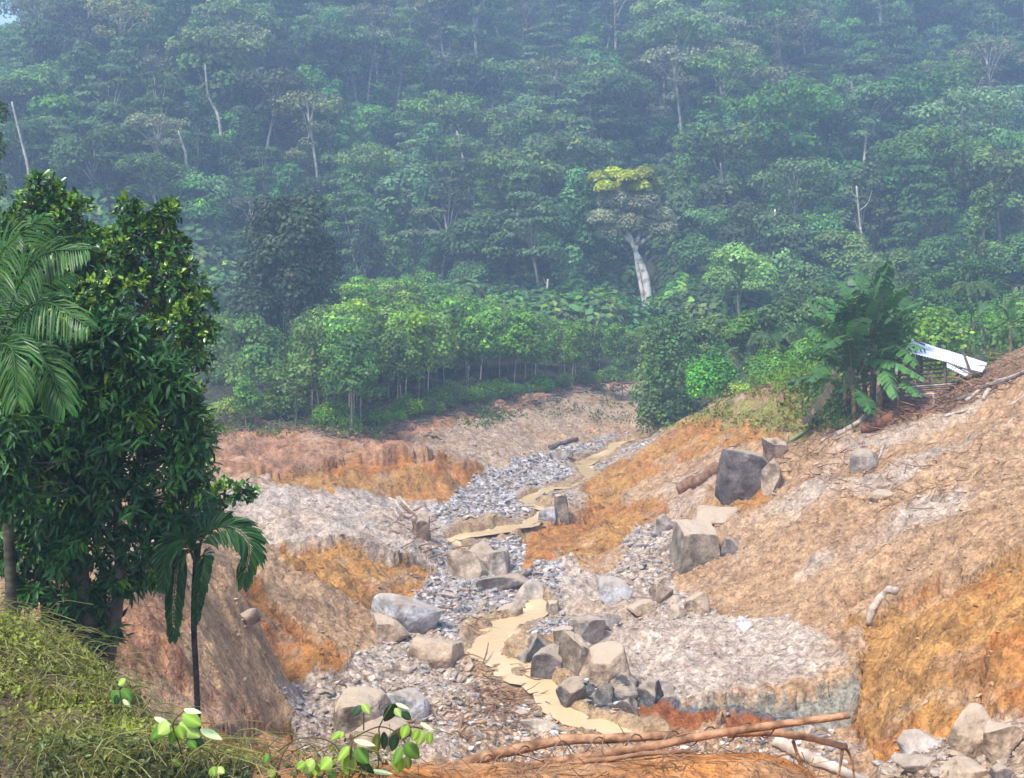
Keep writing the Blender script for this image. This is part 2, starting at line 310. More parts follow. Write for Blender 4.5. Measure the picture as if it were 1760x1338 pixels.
def zones(x, y, z):
    """colour, rubble amount for ground points"""
    u, v = UV(x, y, z)
    wu = fbm(x, y, .45, 5, 31, .6) * 34 * 50 / np.maximum(y, 20); wv = fbm(x, y, .45, 5, 41, .6) * 17 * 50 / np.maximum(y, 20)
    uu = u + wu; vv = v + wv
    n1 = fbm(x, y, .12, 4, 3)[:, None]; n2 = fbm(x, y, .9, 4, 5)[:, None]
    c = np.array(Z['tan']) * (1 + .12 * n2) + n1 * np.array((.05, .045, .04))
    st = ss(-.1, .55, fbm(x * .45 + y * .2, y * 1.5 + x * .1, .5, 5, 79, .6))[:, None]
    c = c * (1 - .5 * st) + .5 * st * np.array((.33, .19, .09))
    c = c + ss(.05, .5, fbm(x, y * 1.7, .22, 4, 77))[:, None] * (np.array(Z['pale']) - np.array(Z['tan'])) * .8
    rub = np.full(len(x), .3) + .25 * fbm(x, y, .1, 3, 55)
    offs = [(0, 0)] + [(math.cos(k * 1.05) * r_, math.sin(k * 1.05) * r_ * .6) for k, r_ in enumerate((3, 6, 9, 3, 6, 9))]
    ed = fbm(x, y, 1.4, 4, 71)
    for name, poly, (y0, y1), rb in POLY:
        us = [p_[0] for p_ in poly]; vs = [p_[1] for p_ in poly]
        k_ = np.nonzero((uu > min(us) - 14) & (uu < max(us) + 14) & (vv > min(vs) - 14) & (vv < max(vs) + 14) & (y > y0) & (y < y1))[0]
        if not len(k_): continue
        m = sum(inpoly(uu[k_] + a_, vv[k_] + b_, poly).astype(float) for a_, b_ in offs) / len(offs)
        m = ss(.3, .7, m + .45 * ed[k_])[:, None]
        if name in ('clay', 'darkclay'): m = np.round(m)
        cc = np.array(Z[name]) * (1 + .14 * n2[k_])
        if name in ('ochre', 'orange', 'red'):
            t = ss(-.25, .45, fbm(x[k_] * 1.3 + z[k_], y[k_] * .7 + z[k_] * .9, .35, 4, 12))[:, None]
            o_ = {'ochre': 'orange', 'orange': 'ochre', 'red': 'brown'}[name]
            cc = cc * (1 - .6 * t) + .6 * t * np.array(Z[o_]) * (1 + .1 * n2[k_])
            t = ss(.0, .5, fbm(x[k_], y[k_] + z[k_] * 1.5, 1.1, 4, 14, .6))[:, None]
            cc = cc * (1 - .5 * t)+ .5 * t * np.array((.20, .105, .035))
            t = ss(.15, .5, fbm(x[k_], y[k_] + z[k_] * 2, .5, 4, 13))[:, None]
            cc = cc * (1 - .45 * t) + .45 * t * np.array(Z['beige'])
        if name in ('pale', 'beige'):
            t = ss(-.1, .5, fbm(x[k_], y[k_], .25, 4, 19))[:, None]
            cc = cc * (1 - .7 * t) + .7 * t * np.array(Z['beige' if name == 'pale' else 'tan']) * (1 + .1 * n2[k_])
        if name == 'grass':
            t = ss(-.1, .4, fbm(x[k_], y[k_], .6, 4, 22))[:, None]
            cc = cc * (1 - t * .7) + .7 * t * np.array(Z['tan'])
        c[k_] = c[k_] * (1 - m) + cc * m; rub[k_] = rub[k_] * (1 - m[:, 0]) + rb * m[:, 0]
    # near lip
    near = y < 13.5
    t = ss(-.2, .3, fbm(x, y, .8, 4, 61))[:, None]
    nc = np.array(Z['orange']) * (1 - t * .6) + np.array(Z['tan']) * t * .6
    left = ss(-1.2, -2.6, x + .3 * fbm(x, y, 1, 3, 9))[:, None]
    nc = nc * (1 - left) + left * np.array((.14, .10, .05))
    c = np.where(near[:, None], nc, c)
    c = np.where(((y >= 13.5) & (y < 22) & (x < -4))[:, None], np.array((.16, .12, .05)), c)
    # forest floor
    f = ss(0, 4, y - edge_y(x, y))[:, None]
    fl = np.array(Z['forest']) * (1 + .5 * n2)
    c = c * (1 - f) + fl * f; rub = rub * (1 - f[:, 0])
    # wet mud at the stream
    sd_ = stream_dist(u, v); w = ss(2.2, 1.0, sd_)[:, None] * ((y > 38) & (y < 115))[:, None]
    c = c * (1 - w) + w * np.array((.36, .25, .14)); rub = rub * (1 - .8 * w[:, 0])
    return np.clip(c, .01, .9), rub, sd_
def topdrop(x, y, z):
    """how close a place lies under the upper rim of a fresh scarp (1 at the rim, 0 well below)"""
    u, v = UV(x, y, z); out = np.zeros(len(x))
    wu = fbm(x, y, .45, 5, 31, .6) * 34 * 50 / np.maximum(y, 20); wv = fbm(x, y, .45, 5, 41, .6) * 17 * 50 / np.maximum(y, 20)
    for name, poly, (y0, y1), rb in POLY:
        if name not in ('ochre', 'orange', 'clay'): continue
        us = [p_[0] for p_ in poly]; vs = [p_[1] for p_ in poly]
        if min(us) > 890 and max(us) < 1460: continue
        k = np.nonzero((u > min(us) - 20) & (u < max(us) + 20) & (v > min(vs) - 20) & (v < max(vs) + 20) & (y > y0) & (y < y1))[0]
        if not len(k): continue
        a, b = (u + wu)[k], (v + wv)[k]; m = inpoly(a, b, poly); t = sum(~inpoly(a, b - s_, poly) for s_ in (6, 13, 21, 30, 42)) / 5.0
        out[k] = np.maximum(out[k], m * t)
    return out
EDGE = [P(*p)[:2] for p in ((-300, 760, 92), (330, 735, 91), (430, 725, 91), (500, 722, 89), (600, 752, 84.5), (650, 742, 90), (740, 716, 99), (860, 690, 111), (1000, 668, 124), (1092, 652, 140), (1110, 650, 138), (1118, 700, 112), (1140, 738, 98), (1165, 718, 95), (1230, 690, 89), (1290, 670, 84), (1400, 650, 79), (1480, 680, 75), (1560, 650, 75), (1700, 620, 74), (1760, 598, 72), (1900, 560, 70))]
def edge_y(x, y):
    r = x / np.maximum(y, 1)
    ex = np.array([a / b for a, b in EDGE]); ey = np.array([b for a, b in EDGE]); o = np.argsort(ex)
    return np.interp(r, ex[o], ey[o])
def ground_z(x, y, detail=True):
    x = np.asarray(x, np.float64); y = np.asarray(y, np.float64)
    z = base_z(x, y)
    z = z + fbm(x, y, .22, 3, 101) * np.clip(y * .005, .05, .28)
    return z
def stream_course():
    pts = []
    for i in range(len(STREAM) - 1):
        a, b_ = STREAM[i], STREAM[i + 1]
        for k in range(4): pts.append([a[j] + (b_[j] - a[j]) * k / 4 for j in range(3)])
    C = [hit(p[0], p[1], 37, 120) for p in pts]
    xy = np.array([(c.x, c.y) for c in C]); zc = np.array([c.z for c in C]); w = np.array([p[2] * c.y / FPX * .54 + .06 for p, c in zip(pts, C)])
    sm = lambda q, r: np.convolve(np.pad(q, r, mode='edge'), np.ones(2 * r + 1) / (2 * r + 1), 'valid')
    zc = np.minimum(zc, sm(zc, 4)); zc = sm(np.maximum.accumulate(zc), 3) - .12
    return xy, zc, sm(w, 2)
def carve(x, y, z):
    xy, zc, w = SC
    k = np.nonzero((y > 36) & (y < 118) & (np.abs(x) < 30))[0]
    px, py = x[k], y[k]; best = np.full(len(k), 1e9); lev = np.zeros(len(k))
    for i in range(len(xy) - 1):
        d = xy[i + 1] - xy[i]; L2 = (d * d).sum() + 1e-9
        t = np.clip(((px - xy[i, 0]) * d[0] + (py - xy[i, 1]) * d[1]) / L2, 0, 1)
        q = np.hypot(px - xy[i, 0] - t * d[0], py - xy[i, 1] - t * d[1]) / (w[i] + (w[i + 1] - w[i]) * t)
        l = zc[i] + (zc[i + 1] - zc[i]) * t
        m = q < best; best = np.where(m, q, best); lev = np.where(m, l, lev)
    q = best + .75 * fbm(px, py, .7, 4, 333)
    f = ss(2.1, 1.0, q); z = z.copy()
    z[k] = z[k] * (1 - f) + (lev - .10 + .24 * fbm(px, py, .8, 2, 334)) * f
    return z
def build_ground():
    ys = np.concatenate([np.arange(-24, 5, 2.0), np.arange(5, 13.5, .13), np.arange(13.5, 34, .3), np.arange(34, 66, .125), np.arange(66, 112, .25), np.arange(112, 165, 1.2), np.arange(165, 470, 4.0)])
    core = np.linspace(-1, 1, 541); out = np.linspace(0, 1, 26)[1:] ** 1.6
    s = np.concatenate([-1 - out[::-1], core, 1 + out])
    hw = np.maximum(.46 * np.abs(ys), 4.0) + 1
    X = np.where(np.abs(s)[None] <= 1, s[None] * hw[:, None], np.sign(s)[None] * (hw[:, None] + (np.abs(s)[None] - 1) * (300 - hw[:, None])))
    Y = np.repeat(ys[:, None], len(s), 1)
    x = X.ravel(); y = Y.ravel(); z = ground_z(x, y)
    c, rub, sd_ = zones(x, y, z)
    lum = (c[:, 0] > 2.2 * c[:, 2] * 1.4)        # bare scarps: gullies down the face
    act = ss(19, 24, y) * ss(150, 110, y)
    z = z + act * rub * (fbm(x, y, 1.1, 3, 202) * .16 + np.abs(fbm(x, y, 2.6, 3, 203)) * .16)
    z = z + act * (1 - rub) * (fbm(x, y, .9, 4, 204, .6) * .10)
    z = z - topdrop(x, y, z) * (.62 + .3 * fbm(x, y, .5, 3, 240)) * (y / 60) ** .5
    z = z + act * lum * (fbm(x, y * 1.3, .7, 3, 205) * .30 - .20 * ss(.7, .97, 1 - np.abs(fbm(x * 1.1 + y * .3, y * .9, .5, 3, 215))))
    lg = fbm(x * .6 + y * .15, y * 1.1, .4, 4, 251, .55) * 6 + fbm(x, y, 1.6, 3, 252) * .5
    z = z + act * (1 - .6 * rub) * .13 * (np.floor(lg) + ss(.36, .62, lg - np.floor(lg)))
    z = z + act * (fbm(x, y, .45, 4, 219, .55) * .38)
    z = z + act * (1 - .5 * rub) * (fbm(x * .4 + y * .15, y * 1.5 + x * .1, .8, 4, 221, .6) * .20)
    z = z + act * (.11 * fbm(x, y, 3.6, 3, 231, .6) - .07 * ss(.1, .45, fbm(x, y, 1.7, 3, 232)))
    # rills running down the flood slopes
    z = z - act * .10 * ss(.75, .98, 1 - np.abs(fbm(x * .9 - y * .25, y * .9 + x * .2, .35, 4, 207)))
    z = z + np.where(y < 14, fbm(x, y, 2.2, 4, 206) * .06, 0)
    n, m = X.shape
    global GX, GY, GZ, GYS, SC
    GX, GY, GZ, GYS = X, Y, z.reshape(n, m).copy(), ys
    SC = stream_course()
    z = carve(x, y, z)
    i = np.arange(n * m).reshape(n, m)
    f = np.stack([i[:-1, :-1], i[:-1, 1:], i[1:, 1:], i[1:, :-1]], -1).reshape(-1, 4)
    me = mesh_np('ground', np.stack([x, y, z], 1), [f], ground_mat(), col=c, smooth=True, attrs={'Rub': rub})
    o = obj('ground', me); tag(o, kind='structure')
    return o, (X, Y, z.reshape(X.shape), ys)
def ground_mat():
    def extra(m, N, L, b, tc):
        geo = N.new('ShaderNodeNewGeometry')
        at = N.new('ShaderNodeAttribute'); at.attribute_name = 'Col'
        ar = N.new('ShaderNodeAttribute'); ar.attribute_name = 'Rub'
        def noise(sc, det=6, rg=.6):
            n = N.new('ShaderNodeTexNoise'); n.inputs['Scale'].default_value = sc; n.inputs['Detail'].default_value = det; n.inputs['Roughness'].default_value = rg
            L.new(geo.outputs['Position'], n.inputs['Vector']); return n
        def ramp(src, stops):
            r = N.new('ShaderNodeValToRGB'); e = r.color_ramp.elements
            e[0].position, e[0].color = stops[0][0], (*stops[0][1], 1); e[1].position, e[1].color = stops[-1][0], (*stops[-1][1], 1)
            for p_, c_ in stops[1:-1]:
                q = e.new(p_); q.color = (*c_, 1)
            L.new(src, r.inputs[0]); return r.outputs[0]
        def mul(a, c_, f=1.0):
            x = N.new('ShaderNodeMix'); x.data_type = 'RGBA'; x.blend_type = 'MULTIPLY'
            if isinstance(f, float): x.inputs[0].default_value = f
            else: L.new(f, x.inputs[0])
            L.new(a, x.inputs[6]); L.new(c_, x.inputs[7]); return x.outputs[2]
        n1 = noise(2.6); n2 = noise(9, 3); n3 = noise(.6, 5)
        c1 = ramp(n1.outputs['Fac'], [(.30, (.62, .58, .54)), (.48, (1, 1, 1)), (.68, (1.22, 1.2, 1.18))])
        c2 = ramp(n2.outputs['Fac'], [(.33, (.68, .64, .6)), (.5, (1, 1, 1)), (.66, (1.22, 1.2, 1.18))])
        c3 = ramp(n3.outputs['Fac'], [(.35, (.85, .8, .76)), (.6, (1.08, 1.08, 1.08))])
        cur = mul(mul(mul(at.outputs['Color'], c1), c2), c3)
        vo = N.new('ShaderNodeTexVoronoi'); vo.inputs['Scale'].default_value = 4.5; L.new(geo.outputs['Position'], vo.inputs['Vector'])
        hv = N.new('ShaderNodeSeparateColor'); L.new(vo.outputs['Color'], hv.inputs[0])
        cv = ramp(hv.outputs[0], [(.0, (.42, .40, .40)), (.35, (.85, .82, .8)), (.8, (1.15, 1.15, 1.15)), (1, (1.45, 1.45, 1.5))])
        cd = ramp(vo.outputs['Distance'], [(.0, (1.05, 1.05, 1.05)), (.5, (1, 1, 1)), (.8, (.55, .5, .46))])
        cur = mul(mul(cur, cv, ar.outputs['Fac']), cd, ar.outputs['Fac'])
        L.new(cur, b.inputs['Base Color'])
        v2 = N.new('ShaderNodeTexVoronoi'); v2.inputs['Scale'].default_value = 1.7; v2.feature = 'SMOOTH_F1'; wv_ = N.new('ShaderNodeMixRGB'); wv_.blend_type = 'ADD'; wv_.inputs[0].default_value = .6; L.new(geo.outputs['Position'], wv_.inputs[1]); L.new(n1.outputs['Color'], wv_.inputs[2]); L.new(wv_.outputs[0], v2.inputs['Vector'])
        n0 = N.new('ShaderNodeBump'); n0.invert = True; n0.inputs['Strength'].default_value = .75; n0.inputs['Distance'].default_value = .28; L.new(v2.outputs['Distance'], n0.inputs['Height'])
        nb = N.new('ShaderNodeBump'); L.new(n0.outputs[0], nb.inputs['Normal']); nb.inputs['Strength'].default_value = .9; nb.inputs['Distance'].default_value = .25; L.new(n1.outputs['Fac'], nb.inputs['Height'])
        nc = N.new('ShaderNodeBump'); nc.inputs['Strength'].default_value = .8; nc.inputs['Distance'].default_value = .07; L.new(n2.outputs['Fac'], nc.inputs['Height']); L.new(nb.outputs[0], nc.inputs['Normal'])
        mm = N.new('ShaderNodeMath'); mm.operation = 'MULTIPLY'; L.new(vo.outputs['Distance'], mm.inputs[0]); L.new(ar.outputs['Fac'], mm.inputs[1])
        nd = N.new('ShaderNodeBump'); nd.invert = True; nd.inputs['Strength'].default_value = .8; nd.inputs['Distance'].default_value = .12; L.new(mm.outputs[0], nd.inputs['Height']); L.new(nc.outputs[0], nd.inputs['Normal'])
        L.new(nd.outputs[0], b.inputs['Normal'])
    return M('earth', rough=.9, spec=.25, extra=extra)
def gz(x, y):
    """height of the built ground mesh"""
    x = np.atleast_1d(np.asarray(x, float)); y = np.atleast_1d(np.asarray(y, float))
    r = np.clip(np.searchsorted(GYS, y) - 1, 0, len(GYS) - 2); t = np.clip((y - GYS[r]) / (GYS[r + 1] - GYS[r]), 0, 1)
    out = np.zeros(len(x))
    for k in range(len(x)):
        a = np.interp(x[k], GX[r[k]], GZ[r[k]]); b_ = np.interp(x[k], GX[r[k] + 1], GZ[r[k] + 1]); out[k] = a + (b_ - a) * t[k]
    return out
def g1(x, y): return float(gz(x, y)[0])
def hit(u, v, d0=6.0, d1=300.0):
    """first place where the sight line through a photo pixel meets the ground"""
    p1 = np.array(P(u, v, 1.0)) - np.array((0, 0, CAMZ))
    ds = np.arange(d0, d1, .4)
    zz = CAMZ + p1[2] * ds; g = gz(p1[0] * ds, ds)
    k = np.argmax(zz < g)
    if not (zz < g).any(): k = len(ds) - 1
    a, b_ = (ds[k - 1], ds[k]) if k else (ds[0], ds[0])
    for _ in range(8):
        m = (a + b_) / 2
        if CAMZ + p1[2] * m < g1(p1[0] * m, m): b_ = m
        else: a = m
    d = b_
    return Vector((p1[0] * d, d, g1(p1[0] * d, d)))
ground, (GX, GY, GZ, GYS) = build_ground()
# water: a sheet following the carved channel
def build_water():
    xy, zc, w = SC
    rows = []
    for k in range(len(xy)):
        t = xy[min(k + 1, len(xy) - 1)] - xy[max(k - 1, 0)]; n = np.array((t[1], -t[0])) / (np.hypot(*t) + 1e-9)
        for s in np.linspace(-1.9, 1.9, 9): rows.append((*(xy[k] + n * w[k] * s), zc[k]))
    V = np.array(rows); i = np.arange(len(V)).reshape(-1, 9)
    f = np.stack([i[:-1, :-1], i[:-1, 1:], i[1:, 1:], i[1:, :-1]], -1).reshape(-1, 4)
    mat = M('muddy_water', (.64, .45, .24), rough=.08, spec=.5, bump=[(3.5, .12, 'n'), (14, .12, 'n')])
    tag(obj('water', mesh_np('water', V, [f], mat, smooth=True)), kind='structure')
build_water()
def build_haze():
    V = [(x, y, z) for x in (-320, 320) for y in (-28, 490) for z in (-6, 225)]
    f = [[0, 1, 3, 2], [4, 6, 7, 5], [0, 4, 5, 1], [2, 3, 7, 6], [0, 2, 6, 4], [1, 5, 7, 3]]
    m = bpy.data.materials.new('haze_air'); m.use_nodes = True; N = m.node_tree.nodes; N.clear()
    o_ = N.new('ShaderNodeOutputMaterial'); p = N.new('ShaderNodeVolumePrincipled')
    p.inputs['Density'].default_value = HAZE_DENSITY; p.inputs['Color'].default_value = (*HAZE_COLOR, 1)
    p.inputs['Anisotropy'].default_value = 0.25
    m.node_tree.links.new(p.outputs[0], o_.inputs['Volume'])
    tag(obj('haze', mesh_np('haze', V, [f], m)), 'pale blue mist hanging over the whole valley', 'haze', kind='stuff')
# ------------------------------------------------------------------ mesh pieces
class Acc:
    def __init__(s): s.V = []; s.F4 = []; s.F3 = []; s.C = []; s.M4 = []; s.M3 = []; s.n = 0
    def add(s, V, F4=None, F3=None, col=(1, 1, 1), mi=0):
        V = np.asarray(V, float).reshape(-1, 3); s.V.append(V)
        c = np.asarray(col, float); s.C.append(np.broadcast_to(c, (len(V), 3)) if c.ndim == 1 else c)
        if F4 is not None and len(F4): s.F4.append(np.asarray(F4) + s.n); s.M4.append(np.full(len(F4), mi))
        if F3 is not None and len(F3): s.F3.append(np.asarray(F3) + s.n); s.M3.append(np.full(len(F3), mi))
        s.n += len(V)
    def mesh(s, name, mats, smooth=False, origin=None):
        V = np.concatenate(s.V)
        if origin is not None: V = V - np.asarray(origin)
        fs = []; mi = []
        if s.F4: fs.append(np.concatenate(s.F4)); mi.append(np.concatenate(s.M4))
        if s.F3: fs.append(np.concatenate(s.F3)); mi.append(np.concatenate(s.M3))
        return mesh_np(name, V, fs, mats, col=np.concatenate(s.C), smooth=smooth, mi=np.concatenate(mi))
def tube_np(pts, rad, n=6, cap=True):
    p = np.asarray(pts, float); k = len(p); rad = np.broadcast_to(np.asarray(rad, float), (k,))
    t = np.gradient(p, axis=0); t /= np.linalg.norm(t, axis=1)[:, None] + 1e-9
    ref = np.array((0., 0, 1)) if abs(t[:, 2]).mean() < .8 else np.array((0., 1, 0))
    a = np.cross(t, ref); a /= np.linalg.norm(a, axis=1)[:, None] + 1e-9; b = np.cross(t, a)
    th = np.linspace(0, 2 * np.pi, n, endpoint=False)
    V = p[:, None] + rad[:, None, None] * (np.cos(th)[None, :, None] * a[:, None] + np.sin(th)[None, :, None] * b[:, None])
    i = np.arange(k * n).reshape(k, n); j = np.roll(i, -1, 1)
    F = np.stack([i[:-1], j[:-1], j[1:], i[1:]], -1).reshape(-1, 4)
    V = V.reshape(-1, 3); F3 = []
    if cap:
        V = np.concatenate([V, p[:1], p[-1:]])
        F3 = [(k * n, (q + 1) % n, q) for q in range(n)] + [(k * n + 1, (k - 1) * n + q, (k - 1) * n + (q + 1) % n) for q in range(n)]
    return V, F, F3
def curve(pts, n=16, wob=0, rng=None):
    p = np.asarray(pts, float); k = len(p)
    if k == 2:
        out = p[0] + (p[1] - p[0]) * np.linspace(0, 1, n)[:, None]
    else:
        q = np.concatenate([[2 * p[0] - p[1]], p, [2 * p[-1] - p[-2]]]); out = []
        for s in np.linspace(0, k - 1, n):
            i = min(int(s), k - 2); t = s - i; a, b, c, d = q[i:i + 4]
            out.append(.5 * ((2 * b) + (-a + c) * t + (2 * a - 5 * b + 4 * c - d) * t * t + (-a + 3 * b - 3 * c + d) * t ** 3))
        out = np.array(out)
    if wob:
        r = rng if rng is not None else RNG
        w = np.cumsum(r.normal(0, 1, (n, 3)), 0); w -= np.linspace(0, 1, n)[:, None] * w[-1]; out = out + w * wob / math.sqrt(n)
    return out
def unit(a): return a / (np.linalg.norm(a, axis=-1, keepdims=True) + 1e-9)
def leaf_np(pos, dr, nr, ln, wd, kind='fold'):
    """many leaves: base point, direction, face normal, length, width"""
    dr = unit(dr); side = unit(np.cross(dr, nr)); up = np.cross(side, dr); n = len(pos)
    ln = np.broadcast_to(ln, (n,))[:, None]; wd = np.broadcast_to(wd, (n,))[:, None]
    i = np.arange(n)[:, None]
    if kind == 'quad':
        V = np.stack([pos, pos + dr * ln * .5 + side * wd * .5, pos + dr * ln, pos + dr * ln * .5 - side * wd * .5], 1)
        return V.reshape(-1, 3), i * 4 + np.array([[0, 1, 2, 3]])
    V = np.stack([pos, pos + dr * ln * .28 + side * wd * .5, pos + dr * ln * .68 + side * wd * .42 - up * ln * .05, pos + dr * ln - up * ln * .16,
                  pos + dr * ln * .68 - side * wd * .42 - up * ln * .05, pos + dr * ln * .28 - side * wd * .5, pos + dr * ln * .5 - up * (wd * .16 + ln * .01)], 1)
    F = np.concatenate([i * 7 + np.array([[0, 1, 2, 6]]), i * 7 + np.array([[6, 2, 3, 4]]), i * 7 + np.array([[0, 6, 4, 5]])])
    return V.reshape(-1, 3), F
def rnd_dir(rng, n): return unit(rng.normal(size=(n, 3)))
def puff_pts(rng, puffs, n, lo=-.35, inner=.72):
    pf = np.asarray(puffs, float); a = pf[:, 3] * pf[:, 4] + pf[:, 3] * pf[:, 5]
    w = rng.choice(len(pf), n, p=a / a.sum())
    d = rnd_dir(rng, n); d[:, 2] = np.where(d[:, 2] < lo, -d[:, 2] * .6, d[:, 2]); d = unit(d)
    r = rng.uniform(inner, 1.06, n)[:, None]
    return pf[w, :3] + d * r * pf[w, 3:6], d, w
def cloud(rng, acc, puffs, n, size, green, lo=-.35, inner=.72, var=.25, aspect=.6, tilt=.55, kind='quad', yellow=.0, droop=0):
    p, d, w = puff_pts(rng, puffs, n, lo, inner)
    nr = unit(d + rnd_dir(rng, n) * tilt + np.array((0, 0, .35)))
    dr = unit(np.cross(nr, rnd_dir(rng, n)) + np.array((0, 0, -droop)))
    ln = size * rng.uniform(.6, 1.35, n)
    V, F = leaf_np(p - dr * ln[:, None] * .5, dr, nr, ln, ln * aspect, kind)
    var *= 1.5; pv = rng.uniform(1 - var, 1 + var, len(puffs))[w] * rng.uniform(.7, 1.35, n)
    c = np.array(green)[None] * pv[:, None]
    y = (rng.random(n) < yellow)[:, None]; c = np.where(y, c * np.array((2.0, 1.7, .9)), c)
    c = c * np.stack([rng.uniform(.85, 1.2, n), np.ones(n), rng.uniform(.8, 1.2, n)], 1)
    acc.add(V, F, col=np.repeat(c, len(V) // n, 0))
foliage_far = M('forest_foliage', rough=.6, spec=.15, attr='Col', rnd=((.475, .525), (1.2, 3.6), (.95, 1.35)), trans=.3)
foliage_mid = M('grove_foliage', rough=.5, spec=.3, attr='Col', rnd=((.475, .51), (1.3, 2.3), (1.0, 1.25)), trans=.3)
foliage_near = M('near_foliage', rough=.42, spec=.35, attr='Col', trans=.25)
bark_pale = M('pale_bark', (.42, .38, .33), rough=.9, noise=[(1.2, (.6, .56, .5), (1.15, 1.15, 1.15), .35, .65, 5)], rnd=((.5, .5), (.35, 1.35), (.8, 1)))
bark_dark = M('dark_bark', (.12, .095, .07), rough=.9, noise=[(3, (.6, .6, .6), (1.3, 1.3, 1.3), .35, .65, 5)])
def build_tree_mesh(seed, H, R, style, n, size, green, th=.22, trunk_from=0, var=.25, yellow=.02, aspect=.7, mat=None, bark=None):
    """returns crown mesh, trunk mesh, in metres around the base"""
    rng = np.random.default_rng(seed); pf = []
    lean = rng.normal(0, .05, 2) * H
    if style == 'umbrella':
        for k in range(15):
            a = k * 2.4; r = R * math.sqrt((k + .3) / 15) * rng.uniform(.85, 1.1)
            pf.append((lean[0] + r * math.cos(a), lean[1] + r * math.sin(a), H - R * .22 - .38 * r * rng.uniform(.5, 1.6) - rng.uniform(0, .2) * R, R * .32, R * .32, R * .25))
        for k in range(8):
            a = k * 2.4; r = R * .5 * rng.uniform(.3, 1.1); pf.append((lean[0] + r * math.cos(a), lean[1] + r * math.sin(a), H * rng.uniform(.55, .78), R * .36, R * .36, R * .2))
        zc = H - R * .9
    elif style == 'round':
        for k in range(20):
            d = rnd_dir(rng, 1)[0]; d[2] = abs(d[2]) * 1.15 - .3
            pf.append((lean[0] + d[0] * R * .68, lean[1] + d[1] * R * .68, H - R * 1.15 + d[2] * R * .85, R * .42, R * .42, R * .3))
        zc = H - R * 1.4
    elif style == 'column':
        for k in range(22):
            t = k / 21; a = k * 2.4; r = R * (.35 + .5 * math.sin(math.pi * min(1, .25 + t * .8))) * rng.uniform(.6, 1.1)
            pf.append((lean[0] * t + r * math.cos(a), lean[1] * t + r * math.sin(a), H * (.14 + .80 * t), R * .45, R * .45, R * rng.uniform(.3, .6)))
        zc = H * .6
    elif style == 'layers':
        for L_ in range(4):
            zz = H - R * .15 - L_ * H * .16; rr = R * (.45 + .2 * L_) * rng.uniform(.8, 1.1)
            for k in range(4 + L_):
                a = rng.uniform(0, 6.28); pf.append((lean[0] + rr * .75 * math.cos(a), lean[1] + rr * .75 * math.sin(a), zz + rng.normal(0, .04) * H, R * .38, R * .38, R * .13))
        zc = H * .5
    elif style == 'slim':
        for k in range(12):
            t = k / 11; a = k * 2.4; r = R * (.75 - .45 * t) * rng.uniform(.5, 1.1)
            pf.append((lean[0] * t + r * math.cos(a), lean[1] * t + r * math.sin(a), H * (.42 + .52 * t), R * .48, R * .48, R * .34))
        zc = H * .7
    elif style == 'bush':
        for k in range(14):
            a = k * 2.4; r = R * math.sqrt(k / 14) * .75
            pf.append((r * math.cos(a), r * math.sin(a), H * rng.uniform(.35, .62) * (1.2 - .6 * r / R), R * .4, R * .4, H * rng.uniform(.26, .42)))
        zc = H * .2
    A = Acc(); cloud(rng, A, pf, n, size, green, lo=-.5 if style in ('column', 'slim', 'bush') else -.3, var=var, yellow=yellow, aspect=aspect)
    if style == 'column':   # creepers hanging down the trunk side
        pv = [(q[0], q[1], q[2] - R * .5, q[3] * .7, q[4] * .7, R * .6) for q in pf[::2]]
        cloud(rng, A, pv, n // 3, size, np.array(green) * .9, lo=-1, var=var, aspect=.4, droop=1)
    T = Acc(); top = np.array((lean[0], lean[1], zc))
    V, F, F3 = tube_np(curve([(0, 0, -.6), (lean[0] * .3 + rng.normal(0, .01) * H, lean[1] * .3, zc * .5), top], 9), np.linspace(th, th * .55, 9), 7); T.add(V, F, F3)
    for k in rng.permutation(len(pf))[:9]:
        q = np.array(pf[k][:3]); s = top * rng.uniform(.75, 1.0); mid = (s + q) / 2 + np.array((0, 0, .06 * H))
        V, F, F3 = tube_np(curve([s, mid, q], 6), np.linspace(th * .38, th * .1, 6), 5); T.add(V, F, F3)
    return A.mesh('crown', mat or foliage_far), T.mesh('trunk', bark or bark_pale, smooth=True)
def tree_thing(name, meshes, loc, sc, rz, label, cat='tree', group=None, sz=None):
    e = empty(name, loc, rz, sc)
    if sz: e.scale = (sc, sc, sz)
    tag(e, label, cat, group); c = obj('crown', meshes[0], e); t = obj('trunk', meshes[1], e)
    return e
# ------------------------------------------------------------------ the forest on the mountain side
G_ = (.045, .080, .028)
HILLK = [build_tree_mesh(101, 25, 7.5, 'umbrella', 3800, .62, (.050, .085, .030), .34), build_tree_mesh(102, 22, 6.5, 'umbrella', 3400, .58, (.058, .090, .036), .3),
         build_tree_mesh(103, 17, 5.6, 'round', 4200, .55, (.040, .075, .026), .28), build_tree_mesh(104, 14, 5.0, 'round', 3600, .52, (.060, .105, .030), .25),
         build_tree_mesh(105, 20, 3.2, 'column', 3600, .5, (.040, .075, .032), .3), build_tree_mesh(106, 15, 2.6, 'column', 2800, .48, (.048, .088, .030), .25),
         build_tree_mesh(107, 21, 6.0, 'layers', 3200, .55, (.050, .080, .034), .3), build_tree_mesh(108, 18, 5.2, 'layers', 2800, .5, (.062, .100, .032), .27),
         build_tree_mesh(109, 23, 5.0, 'umbrella', 1700, .5, (.075, .085, .045), .3)]
KINDW = ['tall umbrella-crowned tree', 'broad flat-topped forest tree', 'dense round-crowned forest tree', 'light green round forest tree', 'tall narrow creeper-hung tree', 'slim creeper-covered forest tree', 'tall tree with layered foliage', 'pale green tree with tiers of foliage', 'thin-leaved pale-trunked tree']
NAMES = ['umbrella_tree', 'flat_topped_tree', 'round_tree', 'round_tree', 'creeper_tree', 'creeper_tree', 'layered_tree', 'layered_tree', 'sparse_tree']
